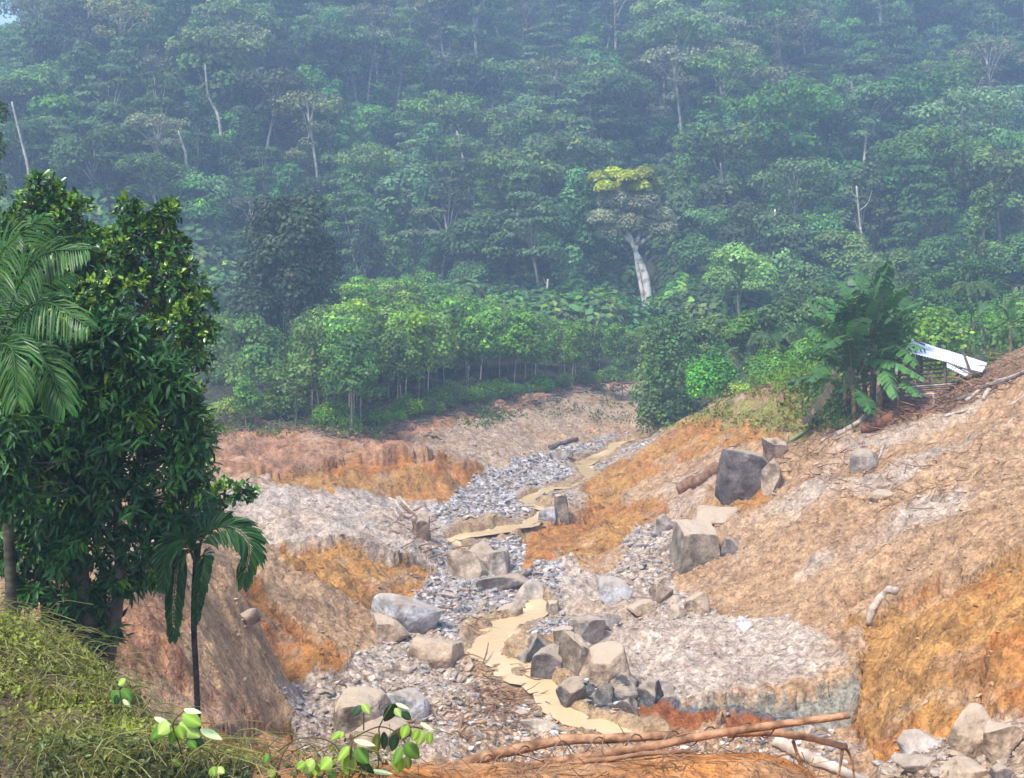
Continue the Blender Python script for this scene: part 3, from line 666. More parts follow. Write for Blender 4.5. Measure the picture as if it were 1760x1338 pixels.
bush_mesh = [build_tree_mesh(121 + k, 2.6, 2.3, 'bush', 900, .42, g, .06)[0] for k, g in enumerate([(.045, .082, .028), (.058, .10, .030), (.038, .068, .03)])]
KEEP_OUT = [(1118, 200, 16, 30)]
def build_forest():
    rng = np.random.default_rng(11); pts = []
    yy = 171.0
    while yy < 372:
        xx = -.47 * yy - 6
        while xx < .47 * yy + 6:
            pts.append((xx + rng.uniform(-2.8, 2.8), yy + rng.uniform(-2.8, 2.8))); xx += 6.3 + (yy - 170) * .008
        yy += 5.6 + (yy - 170) * .008
    pts = np.array(pts); z = gz(pts[:, 0], pts[:, 1])
    pn = fbm(pts[:, 0], pts[:, 1], .03, 3, 500)
    k = np.array([rng.choice(9, p=np.array([.06, .07, .22, .21, .13, .12, .05, .05, .09])) for _ in pts])
    s = rng.uniform(.62, 1.15, len(pts)) * (1 + .25 * pn) * np.where(rng.random(len(pts)) < .12, 1.25, 1)
    H = np.array([25, 22, 17, 14, 20, 15, 21, 18, 23])[k] * s
    u, v = UV(pts[:, 0], pts[:, 1], z + H * .8)
    ok = (u > -60) & (u < 1820) & (v > -200)
    ok &= ~((np.abs(u - 1100) < 70) & (pts[:, 1] < 205))
    keep = np.nonzero(ok & (v > -70) & (v < 560))[0]
    score = H[keep] / pts[keep, 1] * np.where((u[keep] > 10) & (u[keep] < 1750) & (v[keep] > -10), 1, .3) * np.where(v[keep] < 500, 1, .5)
    order = keep[np.argsort(-score)][:270]
    chosen = set(order.tolist()); rest = [i for i in np.nonzero(ok)[0] if i not in chosen]
    protos = {}
    for i in order:
        t = k[i]; loc = (pts[i, 0], pts[i, 1], z[i] - .3); rz = rng.uniform(0, 6.28)
        if t not in protos:
            protos[t] = c = tree_thing(NAMES[t], HILLK[t], loc, s[i], rz, '')
        else:
            c = copy_tree(protos[t]); c.location = loc; c.rotation_euler = (0, 0, rz); c.scale = (s[i],) * 3
        ht = ['at the foot of the mountain', 'low on the forested slope', 'halfway up the misty slope', 'high on the misty slope'][int(np.clip((440 - v[i]) // 120, 0, 3))]
        sd = ['far left', 'left of centre', 'near the centre', 'right of centre', 'far right'][int(np.clip(u[i] // 352, 0, 4))]
        tag(c, f'{KINDW[t]} {ht}, {sd}', 'tree', KINDW[t].replace('tree', 'trees', 1) + f' {ht}, {sd}')
    R = np.array(rest); instanced('distant_forest', np.stack([pts[R, 0], pts[R, 1], z[R] - .3], 1), s[R], rng.uniform(0, 6.28, len(R)), k[R], HILLK, 'misty rainforest canopy covering the rest of the mountainside')
    # undergrowth
    n = 8200; y_ = rng.uniform(150, 370, n); x_ = rng.uniform(-.48, .48, n) * y_
    uu_ = UV(x_, y_, 0 * x_)[0]; kk_ = ~((np.abs(uu_ - 1114) < 58) & (y_ < 203)); x_ = x_[kk_]; y_ = y_[kk_]; n = len(x_)
    instanced('undergrowth', np.stack([x_, y_, gz(x_, y_) - .3], 1), rng.uniform(.8, 2.9, n), rng.uniform(0, 6.28, n), rng.integers(0, 3, n), [(b,) for b in bush_mesh], 'dense shrubs filling the gaps between the forest trees')
def instanced(name, P_, sc, rz, idx, srcs, label, kind='stuff'):
    """one object: plants scattered by geometry nodes; each kind's meshes joined inside the node tree"""
    me = bpy.data.meshes.new(name); me.vertices.add(len(P_)); me.vertices.foreach_set('co', np.asarray(P_, np.float32).ravel())
    for nm, val in (('sc', sc), ('rz', rz), ('ix', idx)):
        a = me.attributes.new(nm, 'FLOAT', 'POINT'); a.data.foreach_set('value', np.asarray(val, np.float32))
    o = obj(name, me); tag(o, label, 'forest' if 'forest' in name else 'plants', kind=kind)
    ng = bpy.data.node_groups.new(name, 'GeometryNodeTree')
    ng.interface.new_socket('Geometry', in_out='INPUT', socket_type='NodeSocketGeometry'); ng.interface.new_socket('Geometry', in_out='OUTPUT', socket_type='NodeSocketGeometry')
    N = ng.nodes; L = ng.links; gi = N.new('NodeGroupInput'); go = N.new('NodeGroupOutput'); jn = N.new('GeometryNodeJoinGeometry')
    def at(nm):
        q = N.new('GeometryNodeInputNamedAttribute'); q.data_type = 'FLOAT'; q.inputs['Name'].default_value = nm; return q.outputs[0]
    for j, ms in enumerate(srcs):
        cmp_ = N.new('FunctionNodeCompare'); cmp_.data_type = 'FLOAT'; cmp_.operation = 'EQUAL'; L.new(at('ix'), cmp_.inputs[0]); cmp_.inputs[1].default_value = j; cmp_.inputs['Epsilon'].default_value = .1
        src = src_object(ms)
        oi = N.new('GeometryNodeObjectInfo'); oi.inputs['Object'].default_value = src; oi.inputs['As Instance'].default_value = True; oi.transform_space = 'ORIGINAL'
        ip = N.new('GeometryNodeInstanceOnPoints'); L.new(gi.outputs[0], ip.inputs['Points']); L.new(cmp_.outputs[0], ip.inputs['Selection']); L.new(oi.outputs['Geometry'], ip.inputs['Instance'])
        cx = N.new('ShaderNodeCombineXYZ'); L.new(at('rz'), cx.inputs[2]); L.new(cx.outputs[0], ip.inputs['Rotation']); L.new(at('sc'), ip.inputs['Scale'])
        L.new(ip.outputs[0], jn.inputs[0])
    L.new(jn.outputs[0], go.inputs[0])
    md = o.modifiers.new('scatter', 'NODES'); md.node_group = ng
    return o
_src = {}
def src_object(ms):
    key = tuple(m.name for m in ms)
    if key not in _src:     # an unlinked object that only feeds the scatter: crown and trunk joined
        if len(ms) == 1: me = ms[0]
        else:
            bm = bmesh.new(); bm.from_mesh(ms[0]); n0 = len(bm.faces); bm.from_mesh(ms[1]); bm.faces.ensure_lookup_table()
            for f in bm.faces[n0:]: f.material_index = 1
            me = bpy.data.meshes.new('scattered_tree'); bm.to_mesh(me); bm.free(); me.materials.append(ms[0].materials[0]); me.materials.append(ms[1].materials[0])
        _src[key] = bpy.data.objects.new('scattered_tree', me)
    return _src[key]
build_forest()
# ------------------------------------------------------------------ trees of the valley floor
def at_px(u, y, dz=0.0):
    """ground point in the viewing column u at distance y"""
    x = P(u, 669, y)[0]; return (x, y, g1(x, y) + dz)
GROVE = [build_tree_mesh(201 + k, 8.0, 2.1 + .25 * (k % 3), 'slim', 1500, .34, g, .075, var=.3, yellow=.05, mat=foliage_mid)
         for k, g in enumerate([(.075, .15, .032), (.09, .175, .036), (.065, .13, .032), (.10, .17, .042), (.075, .145, .03)])]
def build_grove():
    rng = np.random.default_rng(21); spots = []
    y = 84.0
    while y < 172:
        for u in np.arange(548, 1128, 2.9 * FPX / y):
            uu = u + rng.uniform(-1.2, 1.2) * FPX / y; yy = y + rng.uniform(-1.3, 1.3); x = P(uu, 669, yy)[0]
            if yy > edge_y(x, yy) + .7: spots.append((uu, x, yy))
        y += 2.9 + max(0, y - 120) * .06
    root = {}
    spots = spots[:290]; spots.sort(key=lambda q: q[2])
    z = gz([q[1] for q in spots], [q[2] for q in spots])
    top_u = [540, 600, 650, 740, 830, 900, 1000, 1130]; top_v = [545, 500, 476, 472, 512, 545, 560, 566]
    for i, (u, x, yy) in enumerate(spots):
        k = int(rng.integers(0, 5)); lim = (520 - np.interp(u, top_u, top_v)) * yy / FPX + CAMZ - z[i]
        h = min(rng.uniform(6.6, 8.6), max(3.2, lim + rng.uniform(-.6, .6))) if yy > 100 else rng.uniform(6.6, 8.4) * (1 if u < 800 else .75)
        s = h / 8.0; rz = rng.uniform(0, 6.28); e0 = yy - edge_y(x, yy) < 3.2
        where = ('standing at the muddy edge of the stream valley' if e0 else 'standing inside the grove behind the muddy bank')
        lab = 'slender pale-trunked leafy tree ' + where; dp = ['in the second rows', 'midway into the grove', 'deep in the grove'][int(np.clip((yy - edge_y(x, yy)) // 14, 0, 2))]; sd = ['left part', 'middle part', 'right part'][int(np.clip((u - 540) // 190, 0, 2))]
        if not e0: lab = f'slender leafy tree {dp}, {sd} of the grove'
        else: lab = f'slender pale-trunked leafy tree at the muddy edge of the grove, {sd}'
        if k not in root: root[k] = e = tree_thing('slender_tree', GROVE[k], (x, yy, z[i] - .1), s, rz, lab)
        else: e = copy_tree(root[k]); e.location = (x, yy, z[i] - .1); e.rotation_euler = (0, 0, rz)
        e.scale = (max(s, .75), max(s, .75), s); tag(e, lab, 'tree', lab.replace('tree', 'trees', 1))
build_grove()
def single(name, mesh, u, y, sc, label, cat='tree', rz=0, sz=None, z=None):
    p = at_px(u, y, -.1)
    return tree_thing(name, mesh, p if z is None else (p[0], p[1], z), sc, rz, label, cat, sz=sz)
bt = build_tree_mesh
single('conical_tree', bt(301, 17, 5.0, 'column', 20000, .42, (.024, .052, .018), .3, var=.22, mat=foliage_mid), 492, 114, 1.0, 'tall dark green broad tree standing alone left of the grove')
single('flat_topped_tree', bt(302, 5.0, 2.3, 'umbrella', 1500, .26, (.075, .13, .03), .07, mat=foliage_mid), 508, 90, 1.0, 'small flat-topped tree with thin trunk on the red bank')
single('young_tree', bt(303, 3.7, 1.25, 'slim', 1300, .22, (.055, .12, .025), .05, mat=foliage_mid), 424, 89, 1.0, 'small bushy sapling alone on the red bank, left of the flat-topped tree')
single('shrub', bt(304, 2.2, 1.8, 'bush', 1200, .22, (.12, .19, .035), .05, mat=foliage_mid), 392, 91, 1.0, 'yellow-green shrub beside the sapling on the red bank', 'shrub')
single('leafy_tree', bt(305, 8.5, 3.4, 'round', 2600, .32, (.05, .10, .028), .12, mat=foliage_mid), 412, 98, 1.0, 'leafy mid-green tree rising behind the sapling, left of the dark tree')
single('leafy_tree', bt(306, 6.2, 2.6, 'round', 2200, .28, (.055, .11, .03), .1, mat=foliage_mid), 455, 95, 1.0, 'low leafy tree in front of the tall dark tree')
single('multi_stemmed_tree', bt(307, 6.4, 2.3, 'slim', 3000, .26, (.05, .10, .03), .09, mat=foliage_mid), 604, 84.6, 1.0, 'many-stemmed shrubby tree leaning over the red bank at the grove corner')
single('emergent_fig', bt(308, 9.5, 3.6, 'round', 2600, .3, (.045, .09, .03), .14, mat=foliage_mid), 560, 100, 1.0, 'dense green tree touching the right side of the tall dark tree')
# right of the stream
single('dense_tree', bt(311, 9.0, 2.7, 'column', 5200, .30, (.042, .085, .026), .14, mat=foliage_mid), 1148, 99.5, 1.0, 'dense dark tree overhanging the stream bend at the toe of the mound')
single('dense_tree', bt(318, 4.5, 1.8, 'bush', 2200, .28, (.05, .095, .026), .14, mat=foliage_mid), 1130, 98, 1.0, 'dark leafy bush at the foot of the dense tree by the stream', 'bush')
single('bright_bush', bt(312, 4.8, 2.0, 'bush', 4200, .24, (.055, .15, .03), .08, mat=foliage_mid), 1222, 92, 1.0, 'bright green rounded bush behind the crest of the mound', 'bush')
single('shrub', bt(313, 1.3, .9, 'bush', 700, .16, (.16, .24, .03), .04, mat=foliage_mid), 1272, 85.5, 1.0, 'small yellow-green shrub on the crest of the mound', 'shrub')
single('domed_tree', bt(314, 12.6, 4.3, 'round', 6500, .42, (.10, .19, .04), .2, mat=foliage_mid), 1270, 143, 1.0, 'dome-crowned light green tree standing above the right-hand bushes')
for i, (u, y, sc, g, lab) in enumerate([(1185, 108, 1.05, 0, 'dark leafy tree behind the overhanging stream tree'), (1235, 106, 1.0, 3, 'broad leafy tree behind the bright green bush'), (1290, 104, 1.0, 1, 'leafy tree behind the mound, right of the bright green bush'),
                                       (1340, 103, .98, 2, 'leafy tree between the mound and the banana clump'), (1395, 100, .85, 3, 'leafy tree just behind the left of the banana clump'), (1072, 124, .6, 1, 'pale green tree beyond the stream bend'), (1420, 118, 1.1, 0, 'tall leafy tree showing above the banana clump'), (1480, 120, 1.05, 2, 'dark leafy tree behind the top of the banana clump')]):
    if i == 0: RT = [bt(320 + j, 8.2, 3.1, 'round', 3000, .32, gg, .13, mat=foliage_mid, yellow=.04) for j, gg in enumerate([(.042, .085, .026), (.06, .12, .03), (.045, .09, .024), (.065, .125, .035)])]
    single('leafy_tree', RT[g], u, y, sc, lab, rz=i * 1.3)
rngm = np.random.default_rng(33)
RB = [bt(330 + j, 3.4, 2.1, 'bush', 1900, .24, gg, .06, mat=foliage_mid, yellow=.08) for j, gg in enumerate([(.07, .15, .03), (.09, .18, .035), (.05, .11, .028)])]
MIDB = ['rounded shrub in the thicket behind the shed', 'yellow-green shrub in the thicket behind the shed', 'dark green shrub in the thicket behind the shed']
first = {}
for i in range(74):
    u = rngm.uniform(1300, 1830); y = rngm.uniform(80, 150) ** 1.0
    if i >= 50: u = rngm.uniform(360, 560); y = rngm.uniform(93, 150)
    x = P(u, 669, y)[0]
    if y < edge_y(x, y) + 4: y = edge_y(x, y) + 4 + rngm.uniform(0, 8)
    k = int(rngm.integers(0, 3)); p = at_px(u, y, -.1); s = rngm.uniform(.7, 1.45); lab = MIDB[k] if i < 50 else MIDB[k].replace('behind the shed', 'below the tall dark tree')
    if k not in first: first[k] = e = tree_thing('shrub', RB[k], p, s, i, lab, 'shrub')
    else: e = copy_tree(first[k]); e.location = p; e.scale = (s,) * 3; e.rotation_euler = (0, 0, i * 1.7)
    tag(e, lab, 'shrub', 'shrubs in the thicket ' + ('behind the shed' if i < 50 else 'below the tall dark tree') + f', {["rounded", "yellow-green", "dark green"][k]} ones')
for i in range(40):     # low shrubs filling the grove's edge
    u = rngm.uniform(560, 1085); y = 0; x = 0
    for yy in np.arange(82, 150, .5):
        x = P(u, 669, yy)[0]
        if yy > edge_y(x, yy): y = yy + rngm.uniform(-.2, 2.2); break
    if not y: continue
    k = int(rngm.integers(0, 3)); e = copy_tree(first[k]); e.location = at_px(u, y, -.1); e.scale = (rngm.uniform(.35, .75),) * 3; e.rotation_euler = (0, 0, i * 1.9)
    sd = ['left', 'middle', 'right'][int(np.clip((u - 540) // 190, 0, 2))]; lab = f'low {["rounded", "yellow-green", "dark green"][k]} shrub at the foot of the grove, {sd} part'
    tag(e, lab, 'shrub', lab.replace('shrub', 'shrubs'))
for i, (u, y, sc, k, lab) in enumerate([(1735, 150, 1.25, 3, 'tall round light green tree at the picture edge above the shed'), (1790, 130, 1.0, 1, 'leafy tree cut by the picture edge above the debris'), (1560, 128, 1.0, 1, 'leafy tree right of the banana clump top'), (1620, 122, .9, 2, 'leafy tree above the fallen white roof'), (1690, 120, 1.0, 0, 'dark tree behind the small palms'), (1380, 135, 1.2, 0, 'dark tree at the foot of the mountain above the mound'), (1530, 150, 1.2, 3, 'round tree at the foot of the mountain above the banana clump'), (1620, 155, 1.3, 2, 'broad tree at the foot of the mountain beside the creeper column')]):
    single('leafy_tree', RT[k], u, y, sc, lab, rz=i * 2.1)
single('creeper_column_tree', bt(341, 15.5, 1.5, 'column', 3200, .34, (.05, .10, .03), .12, mat=foliage_mid), 1660, 135, 1.0, 'very tall thin tree wrapped in creepers, rising above the small palms')
# the emergent tree with the bare white bole
def emergent():
    b = hit(1118, 566, 120, 260); d = b.y
    def q(u, v, dy=0): return np.array(P(u, v, d + dy))
    e = empty('emergent_tree', b); tag(e, 'giant tree with a bare leaning white trunk and a yellow-green tufted top', 'tree')
    T = Acc(); inv = -np.array(b)
    for pts, r in (([q(1119, 570), q(1115, 520), q(1110, 480), q(1100, 450), q(1092, 432)], [.66, .52, .54, .46, .28]), ([q(1114, 560), q(1104, 505), q(1097, 470), q(1091, 430), q(1080, 400)], [.3, .26, .25, .28, .3]),
                   ([q(1092, 432), q(1078, 400), q(1065, 370), q(1060, 330)], [.32, .24, .16, .08]), ([q(1092, 434), q(1100, 395), q(1105, 350), q(1100, 320)], [.3, .22, .15, .08]), ([q(1088, 420), q(1060, 395), q(1035, 375)], [.3, .2, .1]), ([q(1098, 420), q(1125, 400), q(1145, 385)], [.3, .2, .1])):
        c = curve([p + inv for p in pts], 12); V, F, F3 = tube_np(c, np.interp(np.linspace(0, 1, 12), np.linspace(0, 1, len(r)), r), 8); T.add(V, F, F3)
    me = T.mesh('trunk', M('white_bark', (.60, .54, .46), rough=.9, noise=[(1.1, (.35, .32, .28), (1.15, 1.15, 1.15), .4, .56, 6)]), smooth=True); obj('trunk', me, e)
    rng = np.random.default_rng(9); k = d / FPX
    def pf(L): return [(*(q(u, v, dy) + inv), r * k, r * k, r * k * f) for u, v, r, f, dy in L]
    A = Acc(); cloud(rng, A, pf([(1030, 310, 20, .8, 0), (1055, 303, 20, .8, 2), (1080, 308, 20, .8, -2), (1105, 305, 22, .8, 0), (1122, 318, 15, .8, 1), (1040, 325, 18, .8, -2), (1072, 324, 22, .8, 1), (1100, 325, 20, .8, -1)]), 7000, .5, (.23, .29, .05), lo=-.2, aspect=.7, var=.2)
    cloud(rng, A, pf([(1060, 345, 34, .6, 0), (1100, 350, 36, .6, 0), (1130, 370, 28, .6, 1), (1035, 375, 26, .6, -1), (1080, 385, 36, .6, 0), (1120, 395, 30, .6, 1), (1050, 400, 26, .6, 0), (1145, 395, 20, .7, 0)]), 14000, .45, (.18, .20, .12), lo=-.6, aspect=.5, var=.25)
    obj('crown', A.mesh('crown', foliage_mid), e)
emergent()
# bare pale trunks that show between the crowns of the mountain forest
def snags():
    rng = np.random.default_rng(5)
    L = [(50, 305, 175, 'bare pale trunk at the far left edge of the forest'), (152, 245, 165, 'slim bare trunk high on the left of the forest'), (98, 272, 205, 'short bare trunk between two taller ones on the left'), (378, 215, 110, 'bare trunk below a flat crown, upper left of centre'), (440, 85, 30, 'forked white dead trunk near the top of the forest'), (502, 75, 30, 'thin white dead trunk beside the forked one near the top'), (872, 125, 45, 'white bare trunk near the top centre of the forest'), (746, 325, 240, 'leaning bare trunk left of centre in the dark hollow'), (806, 330, 225, 'long leaning trunk with a side limb in the dark hollow'), (818, 300, 205, 'thin upright trunk beside the long leaning one'), (1478, 205, 140, 'straight white trunk under a dark crown, upper right'), (1490, 460, 320, 'long slanting trunk on the lower right slope'), (1336, 425, 360, 'slanting trunk left of the long slanting one'), (1585, 410, 350, 'crooked bare trunk on the lower right slope'), (946, 545, 480, 'pale trunk standing left of the giant white tree'), (1250, 390, 280, 'straight dark-green-sided trunk right of the giant tree'), (1660, 280, 240, 'short crooked branch showing through leaves, far right'), (320, 280, 225, 'thin dead trunk left of the domed crowns'), (1375, 80, 0, 'straight white trunk at the top edge of the picture, right of centre')]
    for i, (u, v0, v1, lab) in enumerate(L):
        b = hit(u, v0 + 8, 150, 400); d = b.y - rng.uniform(17, 24); k = d / FPX
        top = np.array(P(u - (v0 - v1) * rng.uniform(.02, .28), v1, d)); base = np.array(P(u, v0, d)); gb = np.array((base[0], base[1], g1(base[0], base[1]) - .3))
        e = empty('bare_trunk', gb); tag(e, lab, 'dead tree'); r = 2.1 * k
        A = Acc(); V, F, F3 = tube_np(curve([gb * 0, base - gb, (base * .5 + top * .5) - gb + rng.normal(0, .35, 3), top - gb], 14), np.linspace(r * 1.5, r * .7, 14), 7); A.add(V, F, F3)
        obj('trunk', A.mesh('trunk', bark_pale, smooth=True), e)
        B = Acc()
        for s, f_ in ((-1, .45), (1, .7), (-1, .85)):
            st = base * (1 - f_) + top * f_; l_ = (top - base)[2] * rng.uniform(.12, .25); V, F, F3 = tube_np(curve([st - gb, st - gb + np.array((s * .4, 0, .35)) * l_, st - gb + np.array((s * .6, 0, 1.0)) * l_], 7), np.linspace(r * .4, r * .12, 7), 5); B.add(V, F, F3)
        obj('branches', B.mesh('branches', bark_pale, smooth=True), e)
snags()

# ------------------------------------------------------------------ palms and bananas
def frond_np(acc, pts, n=34, ll=.5, wd=.06, green=(.05, .13, .02), droop=.35, rng=None, fwd=.6, start=.16, rr=.018, solid=False):
    r = rng or RNG; c = curve(pts, n + 1); t = unit(np.gradient(c, axis=0)); side = unit(np.cross(t, np.array((0, -.85, .55)))); L = []
    V, F, F3 = tube_np(c, np.linspace(rr, rr * .3, n + 1), 5); acc.add(V, F, F3, col=np.array(green) * 1.2)
    s = np.linspace(0, 1, n + 1); k = np.nonzero(s > start)[0]
    for sg in (-1, 1):
        tt = (s[k] - start) / (1 - start); ln = ll * np.sin(np.pi * (.12 + .83 * tt)) ** .6 * r.uniform(.85, 1.12, len(k))
        dr = unit(side[k] * sg * .9 + t[k] * (fwd + .5 * tt[:, None]) + np.array((0, 0, -droop)) * r.uniform(.5, 1.5, (len(k), 1)) + r.normal(0, .07, (len(k), 3)))
        nr = unit(np.cross(dr, t[k]) * sg + r.normal(0, .15, (len(k), 3)))
        # three-piece drooping strips
        w = wd * r.uniform(.8, 1.2, len(k)); sd = unit(np.cross(dr, nr))
        P0 = c[k]; P1 = P0 + dr * ln[:, None] * .45; d2 = unit(dr + np.array((0, 0, -droop * 1.3))); P2 = P1 + d2 * ln[:, None] * .35; P3 = P2 + unit(d2 + np.array((0, 0, -droop * 1.4))) * ln[:, None] * .2
        up = np.cross(sd, dr) * w[:, None] * .18
        V = np.stack([P0, P1 + sd * w[:, None] * .5, P1 - up, P1 - sd * w[:, None] * .5, P2 + sd * w[:, None] * .38, P2 - up, P2 - sd * w[:, None] * .38, P3], 1).reshape(-1, 3)
        i = np.arange(len(k))[:, None] * 8
        F4 = np.concatenate([i + np.array([[1, 4, 5, 2]]), i + np.array([[2, 5, 6, 3]])]); F3 = np.concatenate([i + np.array([[0, 1, 2]]), i + np.array([[0, 2, 3]]), i + np.array([[4, 7, 5]]), i + np.array([[5, 7, 6]])])
        col = np.array(green)[None] * r.uniform(.7, 1.5, (len(k), 1)) * np.stack([r.uniform(.8, 1.6, len(k)), np.ones(len(k)), np.ones(len(k))], 1)
        acc.add(V, F4, F3, col=np.repeat(col, 8, 0))
def ringed_trunk(pts, r, n=40):
    c = curve(pts, n * 3); rad = np.full(n * 3, r) * (1 + .10 * (np.arange(n * 3) % 3 == 0)); return tube_np(c, rad, 9)
areca_bark = M('ringed_bark', (.07, .065, .045), rough=.85, noise=[(5, (.4, .4, .38), (1.5, 1.5, 1.3), .35, .65, 4)])
areca_dark = M('dark_ringed_bark', (.035, .03, .03), rough=.85, noise=[(9, (.6, .6, .6), (1.7, 1.6, 1.5), .4, .65, 3)])
def palm(name, base, crown, fr, label, r, barkm, tr_pts=None, **kw):
    e = empty(name, base); tag(e, label, 'palm'); o = np.array(base)
    A = Acc(); V, F, F3 = ringed_trunk([o * 0] + [np.array(p) - o for p in (tr_pts or [])] + [np.array(crown) - o], r); A.add(V, F, F3); obj('trunk', A.mesh('trunk', barkm, smooth=True), e)
    rng = np.random.default_rng(int(abs(o[0] * 1000)) % 9999)
    for f in fr:
        A = Acc(); kk = dict(kw); 
        if isinstance(f, tuple): f, k2 = f; kk.update(k2)
        frond_np(A, [np.array(p) - o for p in f], rng=rng, **kk); obj('frond', A.mesh('frond', foliage_near), e)
    return e
pD = 14.0
pD = 17.2; pb = (P(20, 1060, pD)[0], pD, g1(P(20, 1060, pD)[0], pD) - .1)
Q = lambda u, v, dd=0: P(u, v, pD + dd)
palm('areca_palm', pb, Q(-10, 640), [[Q(-10, 650), Q(20, 520), Q(70, 440, -.5), Q(150, 428, -1)], [Q(-8, 640), Q(20, 560), Q(75, 520, -1), Q(150, 560, -1.6)], [Q(-5, 655), Q(30, 610, -.6), Q(75, 620, -1.2), Q(112, 700, -1.6)], [Q(-10, 640), Q(-5, 520), Q(20, 420, .6), Q(75, 370, 1)], [Q(-12, 640), Q(-40, 500), Q(-60, 420, .5), Q(-100, 400)], [Q(-8, 650), Q(10, 560, .6), Q(50, 490, 1.4), Q(120, 470, 2)],
      [Q(-15, 650), Q(-10, 600, -.8), Q(20, 600, -1.6), Q(30, 690, -2)], [Q(-10, 640), Q(-30, 560, -.5), Q(-5, 450, -1), Q(30, 405, -1.2)], [Q(-20, 660), Q(-70, 600), Q(-120, 620), Q(-150, 700)]],
     'tall areca palm at the left picture edge with bright drooping fronds', .075, areca_bark, tr_pts=[Q(12, 870)], n=60, ll=.62, wd=.045, green=(.026, .10, .011), droop=.42, rr=.02)
b = hit(342, 1296, 13, 22); b = Vector((b.x, b.y, b.z)); 
sx = P(342, 1290, 18.0); sz = g1(sx[0], 18.0); sb = (sx[0], 18.0, sz - .1)
Q = lambda u, v, dd=0: P(u, v, 18.0 + dd)
palm('young_areca_palm', sb, Q(338, 935), [
    ([Q(340, 985), Q(350, 925), Q(392, 905, -.2), Q(428, 935, -.3), Q(418, 1003, -.3)], dict(ll=.42, fwd=.75)), ([Q(338, 975), Q(322, 945, -.1), Q(303, 985, -.2), Q(297, 1095, -.2)], dict(ll=.40, fwd=.9)), ([Q(338, 965), Q(352, 955, -.2), Q(345, 1000, -.3), Q(335, 1070, -.2)], dict(ll=.22)),
    ([Q(338, 960), Q(330, 910), Q(300, 888, .3), Q(268, 900, .5)], dict(ll=.36)), ([Q(340, 960), Q(352, 900, .3), Q(375, 888, .6), Q(400, 900, .8)], dict(ll=.36)), ([Q(338, 960), Q(335, 905, .2), Q(345, 870, .5), Q(362, 850, .8)], dict(ll=.3)), ([Q(338, 970), Q(318, 930, -.4), Q(290, 945, -.6), Q(278, 1010, -.6)], dict(ll=.34, fwd=.9))],
     'young areca palm with dark drooping fronds and a thin ringed trunk', .042, areca_dark, tr_pts=[Q(338, 1180), Q(333, 1060)], n=58, wd=.062, green=(.022, .085, .018), droop=.3, rr=.016, start=.2)
def banana_leaf(acc, pts, wd, green, rng, torn=.25, blade=.25):
    n = 22; c = curve(pts, n + 1); t = unit(np.gradient(c, axis=0)); side = unit(np.cross(t, (0, 0, 1.)) + 1e-4)
    V, F, F3 = tube_np(c, np.linspace(.035, .01, n + 1), 5); acc.add(V, F, F3, col=(.14, .19, .07))
    s = np.linspace(0, 1, n + 1)
    for sg in (-1, 1):
        fold = rng.uniform(.05, .5)
        for i in range(n):
            if s[i] < blade: continue
            q = (s[i] - blade) / (1 - blade); w = wd * math.sin(math.pi * min(.97, .1 + .88 * q)) ** .5 * rng.uniform(.88, 1.05)
            dn = np.array((0, 0, -1.)) * (fold + (rng.uniform(0, .8) if rng.random() < torn else 0)); dr = unit(side[i] * sg + t[i] * .25 + dn)
            gap = (c[i + 1] - c[i]) * (.12 if rng.random() < torn * 1.5 else -.02)
            a, b_ = c[i], c[i + 1] - gap; m1, m2 = a + dr * w * .55, b_ + dr * w * .55; d2 = unit(dr + dn * .5); e1, e2 = m1 + d2 * w * .45, m2 + d2 * w * .42
            g = np.array(green) * rng.uniform(.8, 1.25)
            acc.add([a, b_, m2, m1, e2, e1], [[0, 1, 2, 3], [3, 2, 4, 5]], col=g)
stem_mat = M('banana_stem', (.22, .16, .07), rough=.7, noise=[(3, (.35, .3, .25), (1.2, 1.2, 1.1), .4, .6, 4)])
def banana(base, h, nl, ll, seed, label, group=None, dirs=None, tone=1.0, scale=1.0, cat='banana plant'):
    rng = np.random.default_rng(seed); e = empty('banana_plant', base); tag(e, label, cat, group)
    lean = rng.normal(0, .12, 2) * h; A = Acc(); V, F, F3 = tube_np(curve([(0, 0, -.2), (lean[0] * .4, lean[1] * .4, h * .5), (lean[0], lean[1], h)], 8), np.linspace(.16, .08, 8), 8); A.add(V, F, F3); obj('stem', A.mesh('stem', stem_mat, smooth=True), e)
    for k in range(nl):
        a = k * 2.4 + rng.uniform(-.4, .4); el = math.radians(rng.uniform(42, 86) if k < nl - 3 else rng.uniform(-60, 25)); L_ = ll * rng.uniform(.75, 1.1)
        if dirs and k < len(dirs): a, el, L_ = dirs[k]
        d0 = np.array((math.cos(a), math.sin(a), 0)); s = np.array((lean[0], lean[1], h - .1))
        p1 = s + d0 * L_ * .3 * math.cos(el) + np.array((0, 0, L_ * .36 * math.sin(el) + .1)); p2 = s + d0 * L_ * .68 * math.cos(el) + np.array((0, 0, L_ * .66 * math.sin(el) + .05)); p3 = s + d0 * L_ * (1.0 * math.cos(el) + .10) + np.array((0, 0, L_ * .93 * math.sin(el) - .16 * L_ * math.cos(el)))
        g = np.array([(.05, .14, .03), (.06, .17, .035), (.075, .21, .045), (.04, .11, .03)][k % 4]) * tone
        if k >= nl - 1 and nl > 8 and el < -.2: g = np.array((.10, .065, .035))
        B = Acc(); banana_leaf(B, [s, p1, p2, p3], .36 * ll / 2.2, g, rng, torn=.45); obj('leaf', B.mesh('leaf', foliage_near), e)
    return e
